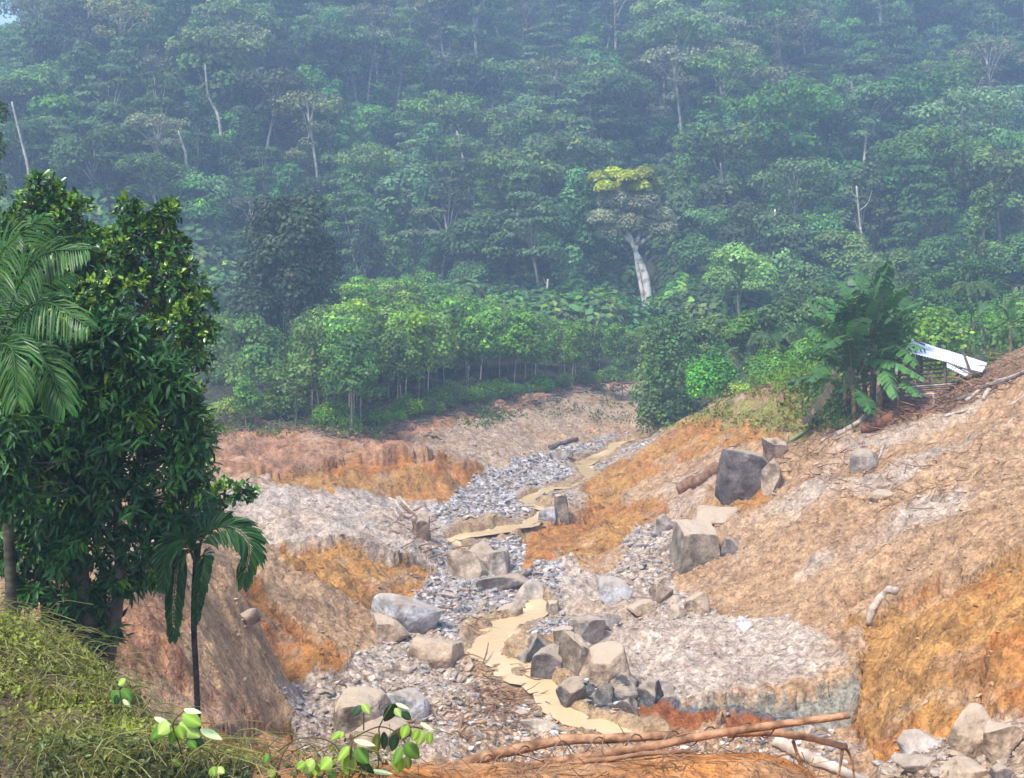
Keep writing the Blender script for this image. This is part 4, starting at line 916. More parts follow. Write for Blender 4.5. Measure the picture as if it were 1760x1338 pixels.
BN = [(1470, 66.5, 3.3, 13, 3.8, 'banana plant with dark dead stem at the left front of the clump'), (1500, 67.2, 4.0, 13, 4.1, 'tall banana plant in the middle of the clump'), (1520, 68.2, 3.9, 12, 3.8, 'banana plant with a broad upright leaf in the clump'), (1526, 67.0, 2.9, 12, 3.6, 'banana plant with dry orange sheaths at the right of the clump'), (1455, 68.5, 3.5, 13, 3.8, 'banana plant reaching furthest left out of the clump'), (1490, 70.0, 4.4, 12, 3.7, 'highest banana plant at the back of the clump'), (1500, 71.0, 3.7, 12, 3.4, 'banana plant behind the shed end of the clump'), (1470, 66.0, 2.0, 12, 3.4, 'short banana plant with drooping brown leaves low in the clump'), (1510, 66.2, 2.2, 11, 3.0, 'short banana plant at the front of the clump beside the log')]
for i, (u, y, h, nl, ll, lab) in enumerate(BN):
    dirs = [(-1.57, math.radians(84), 4.8), (2.8, math.radians(75), 4.2)] if i == 2 else None
    banana(at_px(u, y), h, nl, ll, 60 + i, lab, dirs=dirs, tone=1.1 if i not in (7,) else .7)
for i, (u, y, h, ll, lab) in enumerate([(1657, 84, 2.9, 2.0, 'small banana plant standing behind the fallen white roof'), (1735, 80, 2.6, 1.9, 'small banana plant behind the root debris at the picture edge'), (1700, 90, 3.2, 1.9, 'banana plant between the two small ones behind the roof'), (1325, 92, 3.0, 1.8, 'young banana plant among the trees left of the clump'), (1232, 97, 4.6, 1.7, 'slim banana plant poking out of the dark trees by the bright bush'), (1375, 96, 3.6, 2.0, 'banana plant high behind the left of the clump'), (1600, 88, 2.4, 1.8, 'low banana plant behind the slatted rack'), (1788, 76, 2.2, 1.8, 'banana plant cut by the right picture edge')]):
    banana(at_px(u, y), h, 8, ll, 90 + i, lab, tone=1.25)
for i, (u, y, h, lab) in enumerate([(1500, 112, 8.4, 'slim palm rising behind the banana clump'), (1665, 100, 5.0, 'slim palm above the small banana plants'), (1322, 100, 4.4, 'small palm with star-shaped crown left of the banana clump')]):
    bb = at_px(u, y); top = np.array(bb) + np.array((.1, 0, h)); rg = np.random.default_rng(i + 70); fr = []
    for k in range(9):
        a = k * 2.4; d0 = np.array((math.cos(a), math.sin(a), 0)); l = 1.7; fr.append([top, top + d0 * l * .35 + np.array((0, 0, .7)), top + d0 * l * .8 + np.array((0, 0, .6)), top + d0 * l * 1.15 + np.array((0, 0, -.2))])
    palm('slim_palm', bb, top, fr, lab, .07, areca_bark, n=22, ll=.55, wd=.07, green=(.06, .13, .03), droop=.3)

# ------------------------------------------------------------------ the two big trees in front on the left
def pp(L, d):
    out = []
    for q in L:
        u, v, r = q[:3]; dd = d + (q[3] if len(q) > 3 else 0); p = P(u, v, dd); k = dd / FPX; out.append((*p, r * k, r * k * .9, r * k * .85))
    return out
_leafm = {}
def near_tree(name, base, label, puffs, ncl, per, ln, asp, greens, limbs, seed, droop, mat, barkm, yel=.0, spread=1.0):
    rng = np.random.default_rng(seed); o = np.array(base); e = empty(name, base); tag(e, label, 'tree')
    p, d, w = puff_pts(rng, puffs, ncl, -.7, .4)
    pos = np.repeat(p, per, 0) + rng.normal(0, ln * .22, (ncl * per, 3)); dd = np.repeat(d, per, 0)
    dr = unit(dd * .55 + rnd_dir(rng, ncl * per) * spread + np.array((0, 0, -droop))); nr = unit(dd * .5 + rnd_dir(rng, ncl * per) * .5 + np.array((0, 0, .8)))
    L = ln * rng.uniform(.7, 1.25, ncl * per); tone = np.repeat(rng.uniform(0, 1, ncl), per); young = np.repeat(rng.random(ncl) < yel, per) & (np.repeat(d[:, 2], per) > -.1)  # young marks upper clusters whose yellow-green colour paints in leaf highlights
    gi = np.where(young, 3, np.minimum(2, (tone * 3).astype(int)))
    vis = np.argsort(pos[:, 1] + rng.uniform(0, 1.2, len(pos)))[:300]; m = np.zeros(len(pos), bool); m[vis] = True
    A = Acc(); k = np.nonzero(~m)[0]; V, F = leaf_np(pos[k] - o, dr[k], nr[k], L[k], L[k] * asp)
    col = np.array(greens)[gi[k]] * rng.uniform(.75, 1.3, (len(k), 1)); A.add(V, F, col=np.repeat(col, 7, 0)); lv = obj('foliage', A.mesh('foliage', mat), e); lv['kind'] = 'stuff'
    um = []
    for g in greens:
        V, F = leaf_np(np.zeros((1, 3)), np.array([[0, 1., 0]]), np.array([[0, 0, 1.]]), 1.0, asp); um.append(mesh_np('leaf', V, [F], mat, col=np.array(g)))
    for q in vis:
        lo = obj('leaf', um[gi[q]], e); y_ = Vector(dr[q]); x_ = y_.cross(Vector(nr[q])).normalized(); z_ = x_.cross(y_)
        lo.matrix_local = Matrix.Translation(Vector(pos[q] - o)) @ Matrix((x_, y_, z_)).transposed().to_4x4() @ Matrix.Scale(float(L[q]), 4)
    T = Acc()
    for pts, r0, r1 in limbs:
        c = curve([np.array(q) - o for q in pts], 14, .08, rng); V, F, F3 = tube_np(c, np.linspace(r0, r1, 14), 8); T.add(V, F, F3)
    obj('trunk', T.mesh('trunk', barkm, smooth=True), e)
    B = Acc()
    js = [np.array(pt) for pts, _, _ in limbs for pt in curve(pts, 8)[2:]]
    for q in rng.permutation(ncl)[:min(ncl, 260)]:
        s = min(js, key=lambda j: ((j - p[q]) ** 2).sum()); V, F, F3 = tube_np(curve([s - o, (s + p[q]) / 2 - o + rng.normal(0, .08, 3), p[q] - o], 6), np.linspace(.022, .006, 6), 4, False); B.add(V, F)
    tw = obj('twigs', B.mesh('twigs', barkm), e); tw['kind'] = 'stuff'
    return e
D1 = 21.5
mat_gl = M('glossy_foliage', rough=.3, spec=.5, attr='Col', trans=.22)
hb = P(190, 1125, 18.4); jb = (P(120, 1000, D1)[0], D1, g1(P(120, 1000, D1)[0], D1) - .1)
R1 = lambda u, v, dd=0: P(u, v, D1 + dd)
near_tree('jackfruit_tree', jb, 'tree with glossy oval leaves and painted yellow-green highlights, behind the long-leaved tree', pp([(70, 315, 24), (92, 335, 34), (60, 358, 36), (120, 365, 38), (100, 400, 50), (30, 390, 40), (222, 352, 20), (228, 372, 26), (286, 362, 24), (272, 388, 30), (235, 410, 42), (285, 425, 38), (190, 440, 56), (150, 430, 46), (300, 480, 45), (335, 520, 38), (225, 500, 64), (350, 575, 30), (300, 560, 56), (160, 520, 60), (322, 620, 40), (80, 470, 60), (100, 560, 70), (220, 600, 70), (300, 680, 50, .5), (342, 740, 34, .5), (330, 800, 40, .5), (385, 850, 26, 0), (420, 846, 22, 0), (362, 880, 30, 0), (340, 860, 30, 0), (20, 450, 60)], D1), 3000, 8, .12, .52,
          [(.045, .13, .022), (.065, .19, .028), (.03, .09, .018), (.20, .34, .032)], [([jb, R1(130, 850), R1(150, 700), R1(180, 520), R1(225, 400)], .2, .04), ([R1(130, 850), R1(100, 600), R1(85, 350)], .12, .03), ([R1(150, 700), R1(240, 560), R1(285, 390)], .12, .03), ([R1(150, 700), R1(260, 620), R1(340, 570)], .1, .03), ([R1(130, 850), R1(260, 850), R1(360, 870), R1(425, 845)], .09, .015)], 41, -.15, mat_gl, bark_dark, yel=.42, spread=.8)
D2 = 18.0
mb = (P(165, 1125, D2)[0], D2, g1(P(165, 1125, D2)[0], D2) - .1); R2 = lambda u, v, dd=0: P(u, v, D2 + dd)
near_tree('long_leaved_tree', mb, 'dense dark tree with long drooping leaves and dark trunks on the left bank', pp([(60, 630, 80), (180, 590, 60), (215, 580, 40), (255, 640, 60), (295, 680, 45), (320, 725, 40), (225, 730, 90), (120, 740, 90), (50, 800, 80), (190, 850, 85), (300, 800, 55), (335, 765, 30), (140, 940, 75), (250, 930, 55), (50, 940, 65), (140, 1040, 55), (215, 1005, 38), (110, 1080, 36), (180, 1090, 34), (330, 845, 34), (280, 880, 45), (60, 1010, 40), (30, 710, 60), (150, 660, 70), (262, 990, 22), (100, 860, 80), (8, 730, 55, -1.5), (-5, 800, 55, -1.5), (20, 860, 40, -1.4)], D2), 2400, 10, .21, .23,
          [(.035, .115, .026), (.055, .18, .030), (.024, .08, .022), (.15, .27, .028)], [([mb, R2(150, 1000), R2(130, 880), R2(150, 700)], .16, .05), ([R2(185, 1150), R2(205, 1000), R2(200, 850), R2(235, 680)], .11, .03), ([R2(95, 1120), R2(70, 960), R2(60, 800), R2(60, 640)], .1, .03), ([R2(200, 850), R2(270, 790), R2(330, 750)], .06, .02), ([R2(205, 1000), R2(250, 900), R2(320, 850)], .05, .02)], 43, .45, foliage_near, bark_dark, yel=.12, spread=.85)
# bough of another tree reaching in at the picture's left edge
def bough():
    rng = np.random.default_rng(3); o = np.array(P(-40, 330, 40)); gb = np.array((o[0] - 1, 40.0, g1(o[0] - 1, 40.0)))
    e = empty('edge_tree', gb); tag(e, 'tree mostly outside the left picture edge, thin hazy boughs reaching in', 'tree')
    A = Acc(); cloud(rng, A, [(*(np.array(p[:3]) - gb), *p[3:]) for p in pp([(-10, 190, 26), (-20, 255, 30), (-30, 320, 40), (-60, 220, 60), (-80, 300, 60)], 40)], 2600, .2, (.05, .08, .035), aspect=.4, lo=-.7); obj('crown', A.mesh('crown', foliage_mid), e)
    T = Acc(); V, F, F3 = tube_np(curve([gb * 0, (o - gb) * .5 + np.array((-.6, 0, 0)), o - gb, np.array(P(-20, 200, 40)) - gb], 10), np.linspace(.25, .05, 10), 7); T.add(V, F, F3); obj('trunk', T.mesh('trunk', bark_dark, smooth=True), e)
bough()
# ------------------------------------------------------------------ boulders and stones
def rockmat(name, color, mud=.5, hi=(1.3, 1.26, 1.22), lo=(.42, .38, .34)):
    def extra(m, N, L, b, tc):
        src = b.inputs['Base Color'].links[0].from_socket; geo = N.new('ShaderNodeNewGeometry'); sp = N.new('ShaderNodeSeparateXYZ'); L.new(geo.outputs['Normal'], sp.inputs[0])
        n = N.new('ShaderNodeTexNoise'); n.inputs['Scale'].default_value = 1.6; n.inputs['Detail'].default_value = 5; L.new(geo.outputs['Position'], n.inputs['Vector'])
        a = N.new('ShaderNodeMath'); a.operation = 'ADD'; L.new(sp.outputs[2], a.inputs[0]); L.new(n.outputs['Fac'], a.inputs[1])
        mr = N.new('ShaderNodeMapRange'); mr.inputs['From Min'].default_value = .85; mr.inputs['From Max'].default_value = 1.2; mr.inputs['To Max'].default_value = mud; L.new(a.outputs[0], mr.inputs['Value'])
        mx = N.new('ShaderNodeMix'); mx.data_type = 'RGBA'; L.new(mr.outputs[0], mx.inputs[0]); L.new(src, mx.inputs[6]); mx.inputs[7].default_value = (.45, .345, .24, 1); L.new(mx.outputs[2], b.inputs['Base Color'])
    return M(name, color, rough=.85, spec=.3, noise=[(1.3, lo, hi, .35, .65, 5), (9, (.75, .75, .75), (1.12, 1.12, 1.12), .35, .65, 3)], bump=[(3, .6, 'n'), (14, .4, 'n')], extra=extra)
RM = dict(grey=rockmat('grey_rock', (.32, .28, .245)), blue=rockmat('blue_grey_rock', (.42, .42, .43), .55), dark=rockmat('dark_rock', (.085, .09, .09), .7), tan=rockmat('tan_rock', (.42, .33, .24), .6), brown=rockmat('brown_rock', (.22, .155, .11), .8),
          pale=rockmat('pale_rock', (.50, .44, .37), .5), white=rockmat('white_rock', (.72, .72, .72), .1), taupe=rockmat('taupe_rock', (.27, .225, .17), 1.0), mudded=rockmat('mud_coated_rock', (.44, .335, .235), .9), charcoal=rockmat('charcoal_rock', (.14, .12, .11), .7))
def rock_verts(seed, sub=4, cuts=12, off=(.55, .85), rough=.02, blocky=0):
    rng = np.random.default_rng(seed); rough = rough * 1.6; cuts += 5; off = (off[0] - .12, off[1] - .12); bm = bmesh.new(); bmesh.ops.create_icosphere(bm, subdivisions=sub, radius=1.0)
    V = np.array([v.co[:] for v in bm.verts]); F = np.array([[v.index for v in f.verts] for f in bm.faces]); bm.free()
    N_ = rnd_dir(rng, cuts); O = rng.uniform(*off, cuts)
    if blocky:
        a = rng.uniform(-.3, .3); R = np.array(Matrix.Rotation(a, 3, 'Z') @ Matrix.Rotation(rng.uniform(-.15, .15), 3, 'X'))
        B = np.array([(1, 0, 0), (-1, 0, 0), (0, 1, 0), (0, -1, 0), (0, 0, 1), (0, 0, -1)]) @ R.T; N_ = np.concatenate([N_, B + rng.normal(0, .13, B.shape)]); N_ = unit(N_); O = np.concatenate([O + .08, rng.uniform(.42, .6, 6)])
    for _ in range(2):
        for n, o in zip(N_, O):
            d = V @ n - o; V = V - np.maximum(d, 0)[:, None] * n
    nn = unit(V); V = V + nn * (fbm(V[:, 0] * 3 + V[:, 2] * 2.3 + 9, V[:, 1] * 3 - V[:, 2] * 1.7 + 9, 1, 4, seed) * rough * 2)[:, None]
    if sub >= 3:
        E = np.concatenate([F[:, [0, 1]], F[:, [1, 2]], F[:, [2, 0]]]); dg = np.bincount(E[:, 0], minlength=len(V))[:, None]
        for _ in range(2):
            sm_ = np.zeros_like(V); np.add.at(sm_, E[:, 0], V[E[:, 1]]); V = V * .4 + .6 * sm_ / dg
        V = V + nn * (fbm(V[:, 0] * 9 + V[:, 2] * 5, V[:, 1] * 9 - V[:, 2] * 6, 1, 3, seed + 7) * .022 + .02 * np.minimum(0, fbm(V[:, 0] * 4 - V[:, 2] * 3, V[:, 1] * 5 + V[:, 2] * 4, 1, 2, seed + 8)))[:, None]
    lo, hi = V.min(0), V.max(0); V = (V - (lo + hi) / 2) / ((hi - lo) / 2)
    return V, F
def boulder(name, u0, u1, v0, v1, kind, label, seed, cuts=10, blocky=0, dep=.8, sink=.34, rz=0, rough=.02, lift=0, off=(.55, .85), dd=0, cat='boulder', at=None, parent=None):
    uc = (u0 + u1) / 2; p = hit(uc, v1 - (v1 - v0) * .06, 36 if v1 < 1290 and not at else (at or 24), 160) if not at else hit(uc, v1 - 3, at, 160)
    y = p.y + dd; k = y / FPX; w = (u1 - u0) * k * 1.08; h = (v1 - v0) * k * 1.06; dp = max(w, h) * dep
    V, F = rock_verts(seed, 4, cuts, off, rough, blocky)
    if rz: c, s = math.cos(rz), math.sin(rz); V = V @ np.array([(c, s, 0), (-s, c, 0), (0, 0, 1)]); V = V / np.abs(V).max(0)
    V = V * np.array((w / 2, dp / 2, h / 2 * (1 + sink)))
    zc = P(uc, (v0 + v1) / 2, y + dp * .35)[2] - h * sink * .5
    me = mesh_np(name, V, [F], RM[kind], smooth=False); BASES.append((P(uc, 669, y)[0], y + dp * .35, w / 2, dp / 2))
    o = obj(name, me, parent); o.location = (P(uc, 669, y + dp * .35)[0], y + dp * .35, zc)
    if parent is None: tag(o, label, cat)
    return o
BASES = []
BOULDERS = [('boulder', 768, 838, 946, 1002, 'tan', 'pale brown wedge-shaped boulder in the middle of the stream bed', dict(cuts=7, off=(.4, .7), dep=.8)),
    ('boulder', 800, 864, 932, 996, 'brown', 'brown boulder leaning between the wedge and the pale split face, mid stream bed', dict(cuts=8, off=(.45, .75), dd=.6)),
    ('boulder', 836, 877, 944, 998, 'pale', 'pale flat-faced split boulder at the right of the mid-stream pair', dict(cuts=6, blocky=1, off=(.5, .8))),
    ('slab', 820, 922, 985, 1013, 'charcoal', 'long grey flat slab just below the mid-stream boulders', dict(cuts=9, dep=.5)),
    ('boulder', 885, 953, 998, 1040, 'pale', 'pale blue-white rock right of the flat slab', dict(cuts=10, dep=.8)),
    ('boulder', 636, 760, 1018, 1094, 'blue', 'large curved blue-grey boulder sloping down to the bed, left bank', dict(cuts=9, dep=.5, off=(.6, .9), rz=.3)),
    ('boulder', 640, 700, 1058, 1096, 'mudded', 'muddy broken rock tucked under the curved blue-grey boulder', dict(cuts=10, dd=-.5)),
    ('boulder', 700, 800, 1094, 1148, 'mudded', 'mud-plastered rock ridge running down beside the yellow water', dict(cuts=8, off=(.65, .9), rz=.5)),
    ('rock', 788, 817, 1132, 1153, 'taupe', 'dark-ended stone at the water side tip of the muddy ridge', dict(cuts=9)),
    ('rock', 854, 898, 1038, 1061, 'mudded', 'flat muddy stone beside the upper pool of yellow water', dict(cuts=9)),
    ('rock', 939, 962, 1033, 1056, 'taupe', 'small upright brown stone right of the upper pool', dict(cuts=7, blocky=1)),
    ('boulder', 869, 962, 1086, 1136, 'dark', 'dark layered slab with a pale muddy top at the water edge', dict(cuts=12, off=(.5, .8), rough=.06)),
    ('boulder', 953, 992, 1078, 1112, 'taupe', 'brown square block behind the dark layered slab', dict(cuts=6, blocky=1)),
    ('boulder', 976, 1040, 1062, 1108, 'grey', 'grey tilted block behind the split dark block', dict(cuts=6, blocky=1, rz=.4, dd=.5)),
    ('boulder', 913, 976, 1112, 1168, 'charcoal', 'split dark block with a white crusted top beside the water', dict(cuts=5, blocky=1, off=(.6, .85))),
    ('boulder', 962, 1030, 1084, 1168, 'taupe', 'tall brown angular block with a rising mud ledge, beside the split dark block', dict(cuts=8, off=(.45, .75), rz=.6)),
    ('boulder', 1001, 1090, 1108, 1184, 'mudded', 'smooth beige rounded boulder right of the dark blocks', dict(cuts=7, off=(.68, .9))),
    ('boulder', 958, 1013, 1162, 1213, 'charcoal', 'round dark boulder at the waterline below the beige one', dict(cuts=12, off=(.7, .92))),
    ('boulder', 1029, 1087, 992, 1035, 'blue', 'pale blue-grey rock on the right bank above the muddy bench', dict(cuts=10)),
    ('boulder', 1008, 1068, 1052, 1086, 'grey', 'low grey rock on the bench above the beige boulder', dict(cuts=9)),
    ('boulder', 1080, 1140, 1030, 1052, 'mudded', 'flat mud-coated rock half buried in the right bank', dict(cuts=9)),
    ('boulder', 1120, 1160, 1004, 1036, 'brown', 'brown broken rock right of the pale blue-grey one', dict(cuts=9)),
    ('boulder', 1152, 1184, 1040, 1064, 'taupe', 'round brown stone in the eroded nook of the right bank', dict(cuts=12, off=(.7, .9))),
    ('boulder', 1180, 1222, 1018, 1056, 'mudded', 'pale muddy rock at the right of the eroded nook', dict(cuts=10)),
    ('stone', 1268, 1299, 1061, 1084, 'white', 'small bright white stone alone on the muddy bench', dict(cuts=8)),
    ('block', 1158, 1238, 898, 978, 'taupe', 'tall square-faced brown block capped with mud on the right bank', dict(cuts=3, blocky=1, off=(.75, .95), dep=.9)),
    ('boulder', 1190, 1275, 872, 912, 'mudded', 'broad mud-covered rock behind the tall square block', dict(cuts=8, off=(.6, .85), dd=.9)),
    ('rock', 1238, 1278, 924, 952, 'charcoal', 'small dark stone jammed beside the tall square block', dict(cuts=7)),
    ('boulder', 1236, 1330, 772, 862, 'charcoal', 'biggest dark grey boulder on the right slope with a pale side', dict(cuts=6, blocky=1, off=(.5, .8), dep=.7, rz=.35)),
    ('boulder', 1238, 1262, 780, 862, 'tan', 'tall pale slab against the left side of the big dark boulder', dict(cuts=5, blocky=1, dd=-.5, dep=.4)),
    ('boulder', 1312, 1346, 790, 850, 'tan', 'tan slab leaning on the right of the big dark boulder', dict(cuts=7, dd=-.2, dep=.5)),
    ('stone', 1130, 1162, 884, 914, 'grey', 'rounded grey stone perched in the gravel uphill of the square block', dict(cuts=12, off=(.7, .92))),
    ('boulder', 564, 668, 1192, 1262, 'taupe', 'large layered brown block with a pale top, behind the leafy sprig', dict(cuts=7, blocky=1, rough=.05)),
    ('boulder', 664, 738, 1184, 1240, 'blue', 'pale grey block right of the layered brown block', dict(cuts=8, blocky=1)),
    ('boulder', 600, 700, 1238, 1286, 'brown', 'low broken brown rock in front of the layered block', dict(cuts=9)),
    ('slab', 954, 978, 848, 894, 'taupe', 'upright thin brown slab standing at the right edge of the upper bed', dict(cuts=5, blocky=1, dep=.4)),
    ('rock', 926, 956, 872, 898, 'blue', 'pale blue block at the foot of the upright thin slab', dict(cuts=7, blocky=1)),
    ('rock', 896, 960, 1236, 1262, 'pale', 'pale flat rock just behind the tangled poles, left part', dict(cuts=8, dep=.5)),
    ('rock', 1120, 1160, 1168, 1192, 'grey', 'grey cornered stone above the dark clay bank', dict(cuts=6, blocky=1)),
    ('rock', 1394, 1418, 1246, 1262, 'pale', 'pale stone under the end of the cut pole', dict(cuts=8)),
    ('boulder', 1642, 1728, 1214, 1298, 'mudded', 'big rounded boulder with a blue-white top in the lower right corner', dict(cuts=9, off=(.72, .93), at=24)),
    ('boulder', 1700, 1770, 1240, 1300, 'mudded', 'sandy rock mass right of the big rounded boulder', dict(cuts=9, at=24)),
    ('boulder', 1554, 1628, 1254, 1290, 'blue', 'rough pale grey rock left of the big rounded boulder', dict(cuts=11, at=24, rough=.06)),
    ('slab', 1636, 1710, 1308, 1342, 'tan', 'tan flat slab at the bottom edge below the big rounded boulder', dict(cuts=8, at=22)),
    ('slab', 1556, 1640, 1296, 1316, 'grey', 'thin grey slab between the rough rock and the bottom edge', dict(cuts=8, at=22)),
    ('rock', 1722, 1764, 1312, 1336, 'charcoal', 'dark flat stone in the bottom right corner', dict(cuts=8, at=22)),
    ('boulder', 1640, 1700, 1282, 1312, 'brown', 'brown wedge of rock under the big rounded boulder', dict(cuts=7, at=22)),
    ('rock', 770, 800, 1160, 1172, 'mudded', 'flat sandy stone half sunk in mud left of the water', dict(cuts=9)),
    ('rock', 880, 912, 1220, 1240, 'pale', 'pale stone on the gravel spit left of the lower water', dict(cuts=9)),
    ('rock', 945, 985, 772, 790, 'grey', 'grey rock on the far gravel below the snagged log', dict(cuts=9)),
    ('boulder', 745, 790, 1016, 1030, 'grey', 'low grey rock right of the curved blue-grey boulder', dict(cuts=9)),
    ('rock', 400, 440, 1046, 1074, 'brown', 'brown rock lump stuck in the red left scarp', dict(cuts=9, at=36)),
    ('rock', 1500, 1545, 842, 858, 'mudded', 'flat mud-coated stone on the open right slope', dict(cuts=9)),
    ('boulder', 1012, 1062, 1172, 1214, 'dark', 'crumbly black rock lump right of the round dark boulder', dict(cuts=14, rough=.08)),
    ('boulder', 1052, 1104, 1158, 1206, 'dark', 'largest crumbly black rock lump in the dark bank', dict(cuts=14, rough=.09)),
    ('boulder', 1096, 1146, 1170, 1216, 'dark', 'crumbly black rock lump at the right end of the dark bank', dict(cuts=14, rough=.08)),
    ('boulder', 1050, 1100, 1196, 1226, 'charcoal', 'low dark rock at the foot of the crumbly bank by the water', dict(cuts=12, rough=.06)),
]
for i, (nm, u0, u1, v0, v1, kd, lab, kw) in enumerate(BOULDERS): boulder(nm, u0, u1, v0, v1, kd, lab, 900 + i, **kw)
# named stones scattered by hand-sized kinds, then the finer rubble
def scatter_stones():
    rng = np.random.default_rng(77); protos = []
    for k in range(9):
        V, F = rock_verts(500 + k, 3, 9 + k % 4, (.45, .8), .04, k % 3 == 0); V = V * np.array((1, .8, .42 + .1 * (k % 3)))
        protos.append(mesh_np('stone', V, [F], [RM['grey'], RM['blue'], RM['pale'], RM['mudded'], RM['taupe'], RM['grey'], RM['pale'], RM['blue'], RM['charcoal']][k]))
    REG = [('of the upper stream bed', (760, 1060, 770, 900), 90, 66, 110, (6, 14)), ('around the mid-stream boulders', (740, 1130, 900, 1090), 90, 48, 66, (6, 18)), ('of the lower left bed', (500, 900, 1165, 1270), 55, 37, 46, (7, 22)), ('on the muddy right bank', (1000, 1460, 980, 1190), 45, 42, 60, (6, 16)), ('below the orange scarp', (1480, 1760, 1250, 1338), 18, 24, 36, (14, 34))]
    KN = ['grey', 'blue-grey', 'pale', 'mud-coated', 'brown', 'grey', 'pale', 'blue-grey', 'charcoal']
    for where, (u0, u1, v0, v1), n, ya, yb, (s0, s1) in REG:
        c = 0; tries = 0
        while c < n and tries < n * 6:
            tries += 1; u, v = rng.uniform(u0, u1), rng.uniform(v0, v1); p = hit(u, v, ya * .85, 130)
            if not (ya - 3 < p.y < yb + 3): continue
            _, rb, sdist = zones(np.array([p.x]), np.array([p.y]), np.array([p.z]))
            if rb[0] < .55 or (sdist[0] < 1.0 and rng.random() < .4): continue
            k = int(rng.integers(0, 9)); s = (s0 + (s1 - s0) * rng.random() ** 2.2) * p.y / FPX / 2
            o = obj('stone', protos[k]); o.location = (p.x, p.y, p.z + s * .12); o.rotation_euler = (rng.uniform(-.3, .3), rng.uniform(-.3, .3), rng.uniform(0, 6.28)); o.scale = (s, s, s)
            tag(o, f'{KN[k]} angular stone lying in the rubble {where}' if 'rubble' not in where else '', 'stone', f'{KN[k]} stones lying in the rubble {where}'); c += 1
scatter_stones()
def rubble():
    rng = np.random.default_rng(78); n = 90000
    v = rng.uniform(735, 1345, n); u = rng.uniform(-40, 1800, n)
    r = rng.uniform(-.46, .46, n); y = 33 * (118 / 33) ** (rng.random(n) ** 1.25)
    far = rng.random(n) < .06; y = np.where(far, rng.uniform(22, 34, n), y)
    x = r * y; z = gz(x, y); c, rb, sdist = zones(x, y, z)
    pr = np.clip(rb, .16, 1) ** 1.3 * .42; keep = (rng.random(n) < pr) & (y < edge_y(x, y)) & ((y > 30) | (x > 5)) & ((sdist > 1.0) | (rng.random(n) < .3))
    bx, by = [], []
    for cx, cy_, w_, d_ in BASES:      # fallen bits banked up against each boulder
        q = int(14 + 16 * w_); a_ = rng.uniform(3.0, 6.4, q); f_ = rng.uniform(.85, 1.35, q); bx.append(cx + np.cos(a_) * w_ * f_); by.append(cy_ + np.sin(a_) * d_ * f_)
    bx = np.concatenate(bx); by = np.concatenate(by); bz = gz(bx, by); c2, rb2, _ = zones(bx, by, bz)
    x = np.concatenate([x, bx]); y = np.concatenate([y, by]); z = np.concatenate([z, bz]); c = np.concatenate([c, c2]); rb = np.concatenate([rb, np.minimum(rb2, .5)]); keep = np.concatenate([keep, np.ones(len(bx), bool)])
    k = np.nonzero(keep)[0]; m = len(k); print('rubble', m)
    T = []
    for q in range(6):
        V, F = rock_verts(700 + q, 1, 7, (.45, .8), 0, q % 2); T.append(V * np.array((1, .75, .5)))
    T = np.array(T); V0 = T[rng.integers(0, 6, m)]
    s = (.035 + .17 * rng.random(m) ** 4) * (y[k] / 50) ** .8; s *= np.where(rb[k] < .5, .7, 1)
    a = rng.uniform(0, 6.28, m); ca, sa = np.cos(a), np.sin(a); tx = rng.normal(0, .25, m)
    X = V0[:, :, 0] * ca[:, None] - V0[:, :, 1] * sa[:, None]; Y = V0[:, :, 0] * sa[:, None] + V0[:, :, 1] * ca[:, None]; Z_ = V0[:, :, 2] + X * tx[:, None]
    V = np.stack([X, Y, Z_], -1) * s[:, None, None] + np.stack([x[k], y[k], z[k] + s * .15], -1)[:, None]
    nv = V.shape[1]; FF = (F[None] + (np.arange(m) * nv)[:, None, None]).reshape(-1, 3)
    g = np.array([(.33, .315, .30), (.46, .42, .38), (.21, .205, .20), (.58, .52, .45), (.36, .27, .19), (.12, .12, .13)])[rng.choice(6, m, p=[.24, .22, .16, .18, .14, .06])]
    t = np.clip((rb[k] - .25) * 1.6, 0, 1)[:, None]; col = g * t + (1 - t) * c[k] * rng.uniform(.7, 1.25, (m, 1))
    o = obj('rubble', mesh_np('rubble', V.reshape(-1, 3), [FF], M('rubble_stone', attr='Col', rough=.88, noise=[(7, (.75, .75, .75), (1.15, 1.15, 1.15), .35, .65, 3)]), col=np.repeat(col, nv, 0)))
    tag(o, 'grey and tan gravel strewn over the stream bed and mud slopes', 'rubble', kind='stuff')
rubble()
